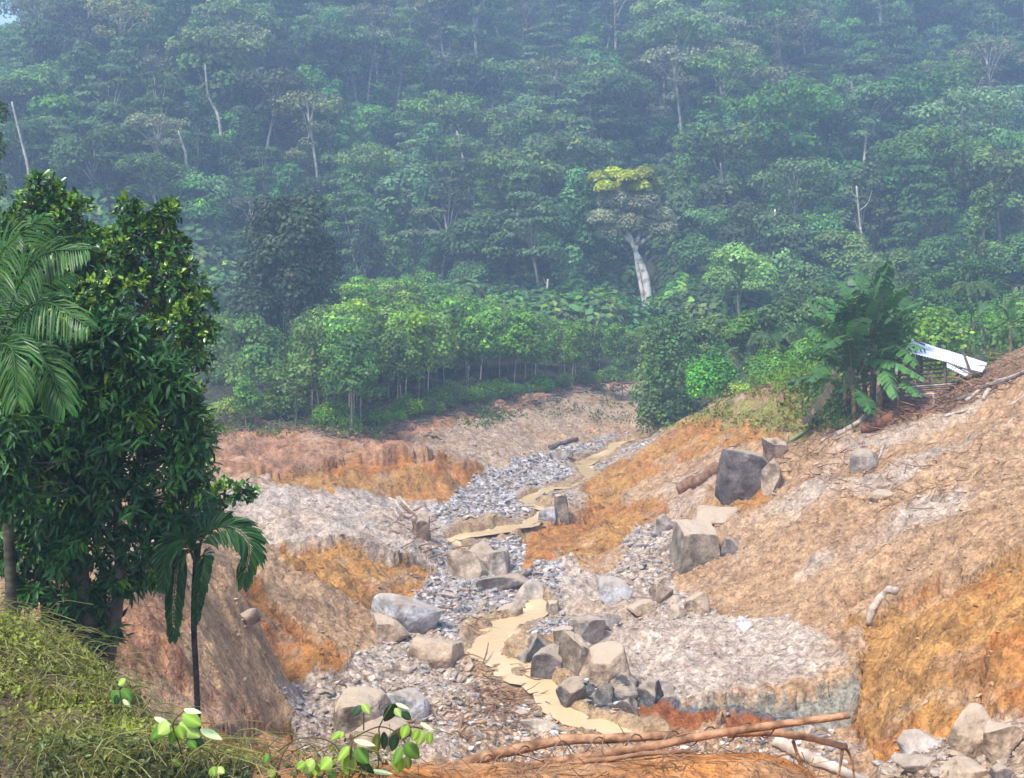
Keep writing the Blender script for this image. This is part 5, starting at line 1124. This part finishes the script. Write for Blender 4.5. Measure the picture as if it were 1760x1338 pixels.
# ------------------------------------------------------------------ logs, roots and poles
wood = M('bare_wood', (.26, .15, .085), rough=.8, noise=[(4, (.5, .45, .42), (1.2, 1.15, 1.1), .35, .65, 5)], bump=[(9, .5, 'n')])
wood_pale = M('bleached_wood', (.52, .43, .34), rough=.85, noise=[(5, (.6, .56, .52), (1.15, 1.15, 1.15), .35, .65, 5)], bump=[(9, .5, 'n')])
wood_grey = M('weathered_wood', (.17, .135, .12), rough=.9, noise=[(5, (.6, .56, .52), (1.25, 1.25, 1.25), .35, .65, 5)], bump=[(9, .5, 'n')])
pole_mat = M('muddy_pole_bark', (.34, .19, .105), rough=.75, noise=[(7, (.42, .36, .3), (1.25, 1.2, 1.15), .38, .62, 5)], bump=[(14, .6, 'n')])
def log(name, px, r, mat, label, cat='log', n=12, y=None, dz=None, near=36, seed=0, taper=.7, wob=.06, sides=9, sub=None):
    """log lying on the ground through photo pixels; r in pixels"""
    rng = np.random.default_rng(seed + 5); W = []
    for q in px:
        p = hit(q[0], q[1], near, 200); yy = p.y if y is None else y; W.append(np.array(P(q[0], q[1], yy)))
    rr = r * W[0][1] / FPX; o = W[0].copy(); c = curve([w - o for w in W], n, wob, rng)
    if y is None: c[:, 2] = np.maximum(c[:, 2], gz(c[:, 0] + o[0], c[:, 1] + o[1]) - o[2] + rr * .6)
    rad = np.linspace(rr, rr * taper, n) * (1 + rng.normal(0, .05, n)); A = Acc(); V, F, F3 = tube_np(c, rad, sides); A.add(V, F, F3)
    e = obj(name, A.mesh(name, mat, smooth=True)); e.location = o; tag(e, label, cat); return e
log('log', [(1166, 848), (1195, 836), (1238, 812)], 11, wood, 'thick brown log wedged left of the big dark boulder', near=50, taper=1.05)
log('log', [(1480, 742), (1530, 722), (1570, 700)], 9, M('red_brown_wood', (.20, .085, .045), rough=.85, noise=[(5, (.5, .5, .5), (1.3, 1.2, 1.1), .35, .65, 5)], bump=[(9, .5, 'n')]), 'thick reddish log lying below the banana clump', near=45, taper=1.1)
log('log', [(1438, 748), (1480, 725), (1510, 700), (1530, 690)], 5, wood_pale, 'crooked pale branch lying in front of the banana stems', near=45)
log('pole', [(1352, 762), (1390, 738), (1432, 712), (1440, 680)], 3.2, M('green_pole', (.22, .26, .10), rough=.6), 'long greenish banana stalk leaning down the grassy mound', near=50)
log('pole', [(1660, 690), (1690, 668), (1720, 655), (1790, 628)], 3.4, wood_pale, 'long pale pole lying along the root debris', near=45)
log('pole', [(1624, 716), (1664, 704)], 2.4, wood_pale, 'short pale stick on the mud below the debris line', near=45)
log('pole', [(1700, 672), (1690, 690)], 5, wood_pale, 'white torn sheet-like bark hanging from the pale pole', near=45)
log('pole', [(1640, 690), (1700, 668), (1770, 640)], 4, wood_grey, 'dark straight log behind the long pale pole', near=45)
log('pole', [(1735, 698), (1775, 675)], 2.6, wood_pale, 'thin pale stick near the right picture edge', near=45)
log('log', [(945, 772), (968, 766), (992, 757)], 5, wood_grey, 'dark snagged log at the far edge of the gravel bed', near=70)
log('log', [(830, 1003), (870, 1000), (915, 985)], 5, wood_grey, 'weathered log across the stones below the mid-stream boulders', near=45, taper=.8)
log('root', [(1542, 1020), (1518, 1028), (1502, 1048), (1494, 1078)], 7, wood_pale, 'curved pale root sticking out of the top of the orange scarp', cat='root', near=30, taper=1.0)
log('root', [(1520, 765), (1512, 785), (1500, 802), (1490, 812)], 2.6, wood_pale, 'thin pale bent root curling round a flat rock on the slope', cat='root', near=40)
boulder('slab', 1464, 1514, 772, 812, 'grey', 'flat grey rock on the open slope beside the thin bent root', 990, cuts=9, dep=.5, cat='rock')
log('log', [(1338, 700), (1345, 680), (1350, 658)], 5, wood, 'brown split stump piece standing on the grassy mound', near=60, cat='stump')
log('log', [(1300, 672), (1325, 668), (1345, 662)], 4, wood, 'short brown log lying on the crest of the mound', near=60)
boulder('stump', 1312, 1352, 752, 792, 'brown', 'brown boxy root stump sitting above the big dark boulder', 991, cuts=6, blocky=1, rough=.08, cat='stump')
boulder('stump', 704, 742, 880, 928, 'brown', 'brown torn root stump at the stream edge of the pale bench', 992, cuts=12, rough=.12, cat='stump')
for i, (a, b_, lab) in enumerate([((668, 858), (702, 892), 'longest pale splinter of the broken trunk on the bench'), ((682, 856), (712, 884), 'thin pale splinter beside the longest one'), ((672, 874), (690, 896), 'short pale splinter at the left of the broken trunk'), ((690, 868), (738, 915), 'brown splinter leaning on the torn stump')]):
    log('splinter', [a, ((a[0] + b_[0]) / 2, (a[1] + b_[1]) / 2 - 3), b_], 2.6, wood_pale if i < 3 else wood, lab, cat='wood', near=50)
for i, (a, b_, lab) in enumerate([((1024, 668), (1062, 650), 'longest trunk in the far log jam'), ((1034, 655), (1070, 668), 'trunk crossing the longest one in the far log jam'), ((1050, 670), (1082, 652), 'short trunk at the right of the far log jam'), ((1012, 672), (1040, 662), 'low trunk at the left foot of the far log jam'), ((1060, 664), (1094, 660), 'thin trunk at the right end of the far log jam'), ((1040, 650), (1052, 672), 'steep trunk standing in the far log jam'),
                              ((760, 690), (822, 686), 'level log lying under the grove edge'), ((764, 700), (800, 694), 'broken branch below the level log'), ((856, 702), (880, 716), 'forked stick on the far mud bank'), ((730, 752), (760, 758), 'thin stick on the mud above the far scarp')]):
    log('log', [a, ((a[0] + b_[0]) / 2, (a[1] + b_[1]) / 2 - 2), b_], 2.8, wood, lab, near=70)
# poles tangled in front of the camera
PY = 10.45
def npole(name, px, r, mat, label, y=PY, dy=0, n=30, taper=.7, wob=.02, seed=1, cat='pole', knots=True):
    rng = np.random.default_rng(seed); W = [np.array(P(q[0], q[1], (y + (q[2] if len(q) > 2 else 0)))) for q in px]; o = W[0].copy()
    c = curve([w - o for w in W], n, wob, rng); rr = r * y / FPX; rad = np.linspace(rr, rr * taper, n) * (1 + rng.normal(0, .06, n) * knots); A = Acc(); V, F, F3 = tube_np(c, rad, 10); A.add(V, F, F3)
    e = obj(name, A.mesh(name, mat, smooth=True)); e.location = o; tag(e, label, cat); return e, o
npole('pole', [(640, 1362), (760, 1330), (850, 1300), (960, 1276), (1060, 1270), (1180, 1262)], 11, pole_mat, 'thick bark-covered pole running behind the cut pole, wound with vine', y=10.7)
npole('pole', [(760, 1356), (880, 1325), (1000, 1305), (1120, 1285), (1240, 1262), (1350, 1245), (1460, 1229)], 9, pole_mat, 'long cut pole slanting up to the right over the lip', taper=.72)
bl_, bo = npole('branch', [(1250, 1262), (1330, 1262), (1400, 1272), (1455, 1284)], 7.5, pole_mat, 'forked branch bending down to the right at its tip', y=10.6, taper=.8, cat='branch')
A = Acc()
for pts in ([(1452, 1284), (1462, 1300), (1470, 1345)], [(1448, 1284), (1445, 1310), (1436, 1345)], [(1364, 1275), (1372, 1300), (1378, 1320), (1366, 1345)], [(1370, 1300), (1385, 1340)]):
    c = curve([np.array(P(*q, 10.6)) - bo for q in pts], 8, .01); V, F, F3 = tube_np(c, np.linspace(.016, .008, 8), 6); A.add(V, F, F3)
obj('hanging_twigs', A.mesh('hanging_twigs', pole_mat, smooth=True), bl_)
npole('log', [(1330, 1272, .5), (1380, 1300, .4), (1440, 1325, .3), (1500, 1350, .2)], 13, wood_pale, 'thick muddy log lying half hidden below the forked branch', y=10.6, cat='log')
npole('pole', [(900, 1340), (1000, 1318), (1120, 1300), (1200, 1290)], 5, wood, 'thin crooked stick lying under the cut pole', y=10.3, wob=.05)
A = Acc(); rngv = np.random.default_rng(8)
vp = []
for i in range(90):
    t = i / 89; u = 790 + 560 * t; v = np.interp(u, [760, 880, 1000, 1120, 1240, 1350], [1336, 1300, 1284, 1275, 1262, 1250]); a = i * .62
    vp.append(P(u, v + 15 * math.sin(a), 10.57 + .12 * math.cos(a)))
vo = np.array(vp[0]); V, F, F3 = tube_np(np.array(vp) - vo, .007, 5); A.add(V, F, F3)
e = obj('vine', A.mesh('vine', wood_grey, smooth=True)); e.location = vo; tag(e, 'thin dark vine wound round both long poles', 'vine')
# scattered sticks and roots along the debris lines
def sticks():
    rng = np.random.default_rng(12)
    for nm, pts, n, spread, rad, lab, mt in (('root_debris', [(1500, 732), (1560, 708), (1620, 694), (1680, 668), (1760, 622)], 260, 14, 1.3, 'reddish tangle of roots and sticks swept against the shed', wood), ('bank_debris', [(380, 728), (500, 735), (610, 752), (700, 735), (800, 705), (900, 695), (1000, 672), (1090, 655)], 420, 10, 1.2, 'sticks and torn plants washed up along the forest edge', wood_grey),
                                              ('bed_debris', [(700, 880), (740, 960), (860, 1180), (900, 1240), (760, 1240), (600, 1180)], 240, 26, 1.4, 'twigs and torn roots strewn beside the lower stream', wood), ('slope_debris', [(1180, 860), (1380, 790), (1400, 730), (1500, 860), (1700, 800)], 200, 40, 1.0, 'scattered roots and twigs on the right mud slope', wood)):
        A = Acc(); P_ = np.array(pts, float)
        for i in range(n):
            s = rng.uniform(0, len(pts) - 1.001); k = int(s); q = P_[k] + (P_[k + 1] - P_[k]) * (s - k) + rng.normal(0, spread, 2) * (1, .5)
            p = hit(q[0], q[1], 38, 150)
            if nm != 'root_debris' and p.y > edge_y(p.x, p.y) + 2: continue
            L_ = rng.uniform(.3, 1.5) * (1.0 if nm != 'root_debris' else 1.2); a = rng.uniform(0, 6.28); d = np.array((math.cos(a), math.sin(a), rng.uniform(-.1, .35))) * L_
            p = np.array(p); c = curve([p, p + d * .5 + rng.normal(0, .08, 3), p + d], 5); c[:, 2] = np.maximum(c[:, 2], gz(c[:, 0], c[:, 1])) + .03
            V, F, F3 = tube_np(c, np.linspace(1, .5, 5) * rad * p[1] / FPX * rng.uniform(.4, 1.3), 4, False); A.add(V, F)
        tag(obj(nm, A.mesh(nm, mt)), lab, 'debris', kind='stuff')
sticks()
# ------------------------------------------------------------------ collapsed shed
def shed():
    base = hit(1600, 668, 60, 90); d = 66.5; o = np.array(P(1600, 668, d)); e = empty('collapsed_shed', o); tag(e, 'collapsed wooden shed with a sagging white metal roof above the debris', 'shed')
    q = lambda u, v, dy=0: np.array(P(u, v, d + dy)) - o
    white = M('white_metal_roof', (.80, .82, .86), rough=.45, spec=.5, noise=[(1.5, (.8, .8, .82), (1.05, 1.05, 1.05), .35, .65, 4)]); dw = wood_grey
    def sheet(a, b_, c, dd, nm, n=22):      # corrugated sheet a-b (top), d-c (bottom)
        a, b_, c, dd = map(np.array, (a, b_, c, dd)); nr = unit(np.cross(b_ - a, dd - a)); V = []
        for i in range(n * 2 + 1):
            t = i / (n * 2); off = nr * (.035 if i % 2 else 0); V += [a + (b_ - a) * t + off, dd + (c - dd) * t + off]
        V = np.array(V); V2 = V - nr * .012; m = len(V); F = [(2 * i, 2 * i + 2, 2 * i + 3, 2 * i + 1) for i in range(n * 2)]; F2 = [tuple(m + j for j in f[::-1]) for f in F]
        A = Acc(); A.add(np.concatenate([V, V2]), F + F2); return obj(nm, A.mesh(nm, white), e)
    sheet(q(1571, 584, 1.6), q(1622, 601, 1.3), q(1627, 622, -.6), q(1562, 606, -.3), 'roof_sheet', 14)
    sheet(q(1621, 600, 1.3), q(1660, 612, 1.1), q(1662, 634, -.9), q(1626, 621.5, -.62), 'roof_sheet', 10)
    sheet(q(1659, 611.5, 1.1), q(1697, 624, .6), q(1688, 640, -.8), q(1661, 633.5, -.92), 'roof_sheet', 10)
    sheet(q(1548, 597, .2), q(1570, 587, 1.2), q(1576, 602, .2), q(1556, 606, -.4), 'roof_sheet', 6)
    sheet(q(1627, 623, -.7), q(1668, 640, -1), q(1660, 647, -1.4), q(1627, 631, -1.0), 'roof_sheet', 8)
    def bar(a, b_, r, nm, mt=dw):
        A = Acc(); V, F, F3 = tube_np(np.array([a, (a + b_) / 2, b_]), r, 4); A.add(V, F, F3); obj(nm, A.mesh(nm, mt), e)
    for u, v0, v1, dy in ((1561, 604, 668, 0), (1577, 606, 662, 0), (1624, 622, 662, -.3), (1583, 606, 664, 1.2), (1545, 610, 668, 1.0)): bar(q(u, v0, dy), q(u + 1, v1 + 22, dy), .09, 'post')
    for k, v in enumerate((622, 630, 637, 644, 651)): bar(q(1538, v + 2, .15), q(1622, v - 3, .0), .055, 'rail')
    bar(q(1654, 602, -1.0), q(1668, 640, -1.2), .07, 'leaning_post'); bar(q(1571, 585, .9), q(1590, 594, .6), .05, 'ridge_beam'); bar(q(1626, 622, -.85), q(1668, 644, -1.5), .035, 'roof_edge_bar')
    for k in range(7): bar(q(1540 + k * 3, 664 + k * 3.4, -.2 - k * .25), q(1650 - k * 6, 656 + k * 4.0, -.2 - k * .25), .06, 'plank', [wood_grey, wood_pale, wood_grey, wood][k % 4])
    sheet_ = Acc(); V, F, F3 = tube_np(np.array([q(1592, 676, -1.2), q(1602, 677, -1.25), q(1612, 680, -1.2)]), [.08, .12, .06], 7); sheet_.add(V, F, F3); obj('orange_tile', sheet_.mesh('orange_tile', M('orange_clay', (.62, .2, .07), rough=.7)), e)
shed()
for i, (u, v, h, lab) in enumerate([(1604, 700, 22, 'thin pale stake upright in front of the shed'), (1543, 715, 34, 'red-brown stake at the left of the debris heap'), (1582, 718, 14, 'short brown stake below the debris heap')]):
    p = hit(u, v, 45, 90); A = Acc(); V, F, F3 = tube_np(np.array([(0, 0, -.2), (.03, 0, h * p.y / FPX * .5), (-.02, 0, h * p.y / FPX)]), .05, 6); A.add(V, F, F3); s = obj('stake', A.mesh('stake', wood if i else wood_pale)); s.location = p; tag(s, lab, 'stake')
# ------------------------------------------------------------------ plants in front
def blade(acc, a, b_, w, green, rng, curl=.15, nr=None):
    """a broad leaf with a folded midrib and side veins, from stalk a to tip b"""
    a, b_ = np.array(a), np.array(b_); t = b_ - a; L_ = np.linalg.norm(t); t = t / L_; n0 = unit(nr if nr is not None else np.array((rng.normal(0, .3), -.75, .65))); s = unit(np.cross(t, n0)); n0 = np.cross(s, t)
    m = 13; R = []; prof = lambda q: math.sin(math.pi * q ** .85) ** .75 if 0 < q < 1 else 0
    for i in range(m):
        q = i / (m - 1); ww = w * .5 * prof(q); c = a + t * L_ * q - n0 * curl * L_ * q * q; rip = (.055 if i % 2 else -.04) * w
        R += [c - s * ww - n0 * ww * .12, c - s * ww * .55 + n0 * (ww * .10 + rip), c - n0 * ww * .10, c + s * ww * .55 + n0 * (ww * .10 + rip), c + s * ww - n0 * ww * .12]
    i = np.arange(m * 5).reshape(m, 5); F = np.stack([i[:-1, :-1], i[:-1, 1:], i[1:, 1:], i[1:, :-1]], -1).reshape(-1, 4)
    col = np.repeat([[1, 1, 1]], m * 5, 0) * np.array(green) * np.tile([1, 1.05, 1.6, 1.0, .95], m)[:, None]; acc.add(R, F, col=col)
def sprig(base_px, leaves, stems, label, y, sc, u0, v0, seed, cat='plant'):
    rng = np.random.default_rng(seed); W = lambda q, dy=0: np.array(P(u0 + q[0] / sc, v0 + q[1] / sc, y + dy)); o = np.array(P(*base_px, y)); e = empty('leafy_sprig', o); tag(e, label, cat)
    G = dict(b=(.22, .36, .045), g=(.10, .22, .03), d=(.018, .05, .016), w=(.55, .66, .32), o=(.13, .16, .03), l=(.32, .46, .10))
    for a, b_, w, g in leaves:
        A = Acc(); dy = rng.uniform(-.15, .15); nr = np.array((rng.normal(0, .22), -.85, .55)) if g in 'blgo' else (np.array((0, -.35, .9)) if g == 'w' else np.array((rng.normal(0, .3), -1, -.1)))
        blade(A, W(a, dy) - o, W(b_, dy - .03) - o, w / sc * y / FPX * 1.2, G[g], rng, nr=nr); obj('leaf', A.mesh('leaf', foliage_near, smooth=True), e)
    for s in stems:
        A = Acc(); V, F, F3 = tube_np(curve([W(q) - o for q in s], 14), .006, 5); A.add(V, F, F3, col=(.10, .09, .03)); obj('stalk', A.mesh('stalk', foliage_near, smooth=True), e)
sprig((315, 1300), [((1090, 980), (960, 1085), 80, 'g'), ((1080, 975), (1010, 1055), 90, 'l'), ((990, 945), (1100, 985), 40, 'w'), ((1150, 980), (1285, 1075), 85, 'l'), ((1170, 930), (1295, 995), 80, 'b'), ((1180, 895), (1292, 905), 45, 'w'), ((1130, 1010), (1090, 1125), 60, 'b'), ((1140, 1000), (1175, 1090), 62, 'b'), ((1285, 1020), (1432, 1075), 60, 'w'), ((1225, 1075), (1310, 1130), 55, 'd'), ((1200, 1080), (1260, 1150), 50, 'g'), ((1360, 1265), (1390, 1330), 60, 'b'), ((1385, 1275), (1440, 1300), 50, 'l'), ((1100, 1230), (1160, 1250), 40, 'b'), ((840, 1290), (880, 1330), 50, 'l')],
      [[(1180, 1240), (1150, 1120), (1110, 990), (1180, 905)], [(1110, 990), (1200, 980), (1290, 1020)]], 'sprig of large yellow-green leaves standing below the young palm', 9.3, 3.736, 0, 980, 1)
sprig((600, 1345), [((730, 235), (782, 310), 45, 'l'), ((725, 250), (660, 325), 50, 'd'), ((960, 240), (888, 370), 80, 'd'), ((960, 235), (1058, 268), 32, 'w'), ((955, 270), (997, 330), 40, 'l'), ((1000, 290), (1062, 352), 50, 'd'), ((1042, 378), (1000, 482), 60, 'b'), ((832, 440), (822, 590), 50, 'o'), ((880, 430), (882, 562), 45, 'd'), ((960, 440), (935, 572), 60, 'd'), ((1112, 410), (1075, 500), 50, 'b'), ((1130, 370), (1222, 412), 36, 'w'), ((1150, 420), (1110, 532), 62, 'l'), ((1190, 430), (1195, 525), 50, 'b'), ((1020, 510), (1118, 622), 90, 'g'), ((1000, 540), (938, 662), 60, 'g'), ((990, 600), (970, 722), 80, 'b'), ((1030, 600), (1052, 692), 60, 'o')],
      [[(850, 752), (840, 600), (850, 470), (850, 395), (930, 250)], [(660, 480), (800, 410), (880, 400), (970, 440), (1030, 510)], [(970, 440), (1060, 400), (1150, 410)], [(740, 300), (740, 420)]], 'right-hand sprig of hanging green leaves in front of the pale block', 9.5, 4, 440, 1150, 2)
sprig((560, 1350), [((672, 490), (822, 512), 46, 'w'), ((690, 540), (772, 652), 85, 'g'), ((655, 590), (600, 745), 100, 'b'), ((640, 530), (552, 632), 60, 'b'), ((520, 610), (440, 690), 82, 'b'), ((400, 620), (318, 720), 72, 'l'), ((430, 650), (400, 742), 60, 'b'), ((700, 620), (805, 732), 60, 'd'), ((120, 690), (98, 752), 62, 'b'), ((780, 700), (940, 705), 42, 'w'), ((500, 700), (550, 760), 60, 'g'), ((340, 640), (280, 690), 50, 'b'), ((80, 580), (60, 650), 40, 'g'), ((590, 430), (510, 490), 40, 'b'), ((600, 430), (580, 480), 30, 'b')],
      [[(640, 760), (650, 620), (660, 500)], [(150, 570), (280, 482), (430, 476), (540, 520), (600, 620)], [(450, 760), (480, 680), (540, 600)], [(130, 760), (180, 600), (230, 520)]], 'low bright green leafy sprig at the bottom edge, left of the hanging one', 9.3, 4, 440, 1150, 3)
sprig((200, 1240), [((760, 770), (720, 860), 70, 'g'), ((780, 760), (850, 840), 60, 'g'), ((760, 740), (800, 700), 45, 'l'), ((790, 830), (840, 880), 30, 'w'), ((750, 800), (740, 870), 50, 'd')], [[(780, 900), (775, 820), (765, 750)]], 'small green leafy sprig at the edge of the weedy bank', 11.8, 3.736, 0, 980, 4)
def weeds():
    rng = np.random.default_rng(14)
    n = 34000; y = rng.uniform(9.2, 16.5, n); x = -.47 * y + rng.random(n) ** 1.25 * (.47 * y - 1.0)
    z = gz(x, y); u, v = UV(x, y, z)
    rim = np.interp(u, [-50, 0, 60, 120, 190, 240, 270, 300, 500, 900], [1030, 1045, 1065, 1110, 1165, 1215, 1270, 1300, 1318, 1330])
    hgt = .26 * ss(-.35, .4, fbm(x, y, .9, 4, 601)) * rng.random(n) ** 1.2 + .02
    bare = (fbm(x, y, .7, 3, 605) > .34) | ((u < 60) & (v > 1200)) | (u > 430)
    keep = (v > rim - 12) & ~(bare & (rng.random(n) < .85)) & (u < 760)
    k = np.nonzero(keep)[0]; m = len(k); p = np.stack([x[k], y[k], z[k] + hgt[k]], 1); dr = unit(rnd_dir(rng, m) + np.array((0, 0, .25))); nr = unit(rnd_dir(rng, m) * .7 + np.array((0, -.3, 1))); ln = rng.uniform(.025, .075, m)
    V, F = leaf_np(p, dr, nr, ln, ln * rng.uniform(.3, .7, m)); t = ss(-.3, .35, fbm(x[k], y[k], .5, 3, 602) + .5 * (ss(1290, 1120, v[k]) - .4))[:, None]
    c = (np.array((.045, .065, .016)) * (1 - t) + np.array((.24, .28, .03)) * t) * rng.uniform(.6, 1.4, (m, 1)); A = Acc(); A.add(V, F, col=np.repeat(c, 7, 0))
    print('weeds', m)
    for i in range(2200):      # grass blades and runners
        q = k[rng.integers(0, m)]; b = np.array((x[q], y[q], z[q])); L_ = rng.uniform(.15, .75) ; a = rng.uniform(0, 6.28); d = np.array((math.cos(a), math.sin(a) * .6, rng.uniform(.1, 1.2))) * L_ * .6
        c = curve([b, b + d * .6 + np.array((0, 0, .08)), b + d + np.array((math.cos(a), math.sin(a), -.6)) * L_ * .35], 7, .02, rng); V, F, F3 = tube_np(c, .0042, 3, False); A.add(V, F, col=np.array((.22, .21, .055)) * rng.uniform(.5, 1.3))
    tag(obj('weeds', A.mesh('weeds', foliage_near)), 'tangled yellow-green weeds and creepers covering the left bank', 'weeds', kind='stuff')
    B = Acc(); 
    for i in range(650):     # dry twigs on the lip
        yy = rng.uniform(9.2, 11.6); uu = rng.uniform(150, 1480); xx = P(uu, 669, yy)[0]; zz = g1(xx, yy); L_ = rng.uniform(.08, .4); a = rng.uniform(0, 6.28); b = np.array((xx, yy, zz)); d = np.array((math.cos(a), math.sin(a), rng.uniform(0, .55))) * L_
        c = curve([b, b + d * .5 + rng.normal(0, .03, 3), b + d], 5); V, F, F3 = tube_np(c, rng.uniform(.002, .006), 3, False); B.add(V, F, col=(1, 1, 1))
    tag(obj('dry_twigs', B.mesh('dry_twigs', wood)), 'dry brown twigs and dead grass littering the near lip', 'twigs', kind='stuff')
    # greens on the mound, along the forest edge and under the banana clump
    C = Acc()
    for (u0, u1, v0, v1, nn, hh, g, y0, y1) in ((1210, 1450, 655, 740, 2600, .25, (.17, .17, .04), 64, 90), (1385, 1475, 655, 740, 1800, .8, (.06, .13, .03), 62, 80), (370, 660, 690, 760, 3800, .9, (.07, .12, .035), 84, 110), (640, 1090, 640, 730, 3200, .6, (.07, .11, .035), 85, 145), (1280, 1440, 610, 680, 3200, 1.2, (.11, .20, .035), 70, 100), (812, 862, 705, 738, 500, .7, (.045, .09, .025), 80, 110), (1540, 1760, 580, 680, 3000, 1.0, (.10, .20, .035), 66, 100), (1130, 1290, 660, 745, 1500, .6, (.12, .18, .035), 82, 100)):
        uu = rng.uniform(u0, u1, nn); vv = rng.uniform(v0, v1, nn)
        for kk in range(nn // 20):
            p0 = hit(uu[kk], vv[kk], 55, 160)
            if not (y0 < p0.y < y1): continue
            m = 20; r = rng.uniform(.25, .7); q = np.array(p0) + rng.normal(0, r, (m, 3)) * np.array((1, 1, 0)) + np.stack([np.zeros(m), np.zeros(m), rng.uniform(.02, hh, m) * rng.uniform(.5, 1)], 1)
            ln = rng.uniform(.12, .34, m); V, F = leaf_np(q, unit(rnd_dir(rng, m) + (0, 0, .3)), unit(rnd_dir(rng, m) + (0, -.3, .8)), ln, ln * .45); C.add(V, F, col=np.repeat(np.array(g) * rng.uniform(.6, 1.4, (m, 1)), 7, 0))
    tag(obj('ground_cover', C.mesh('ground_cover', foliage_mid)), 'low green plants along the forest edge and on the mound', 'plants', kind='stuff')
weeds()
build_haze()
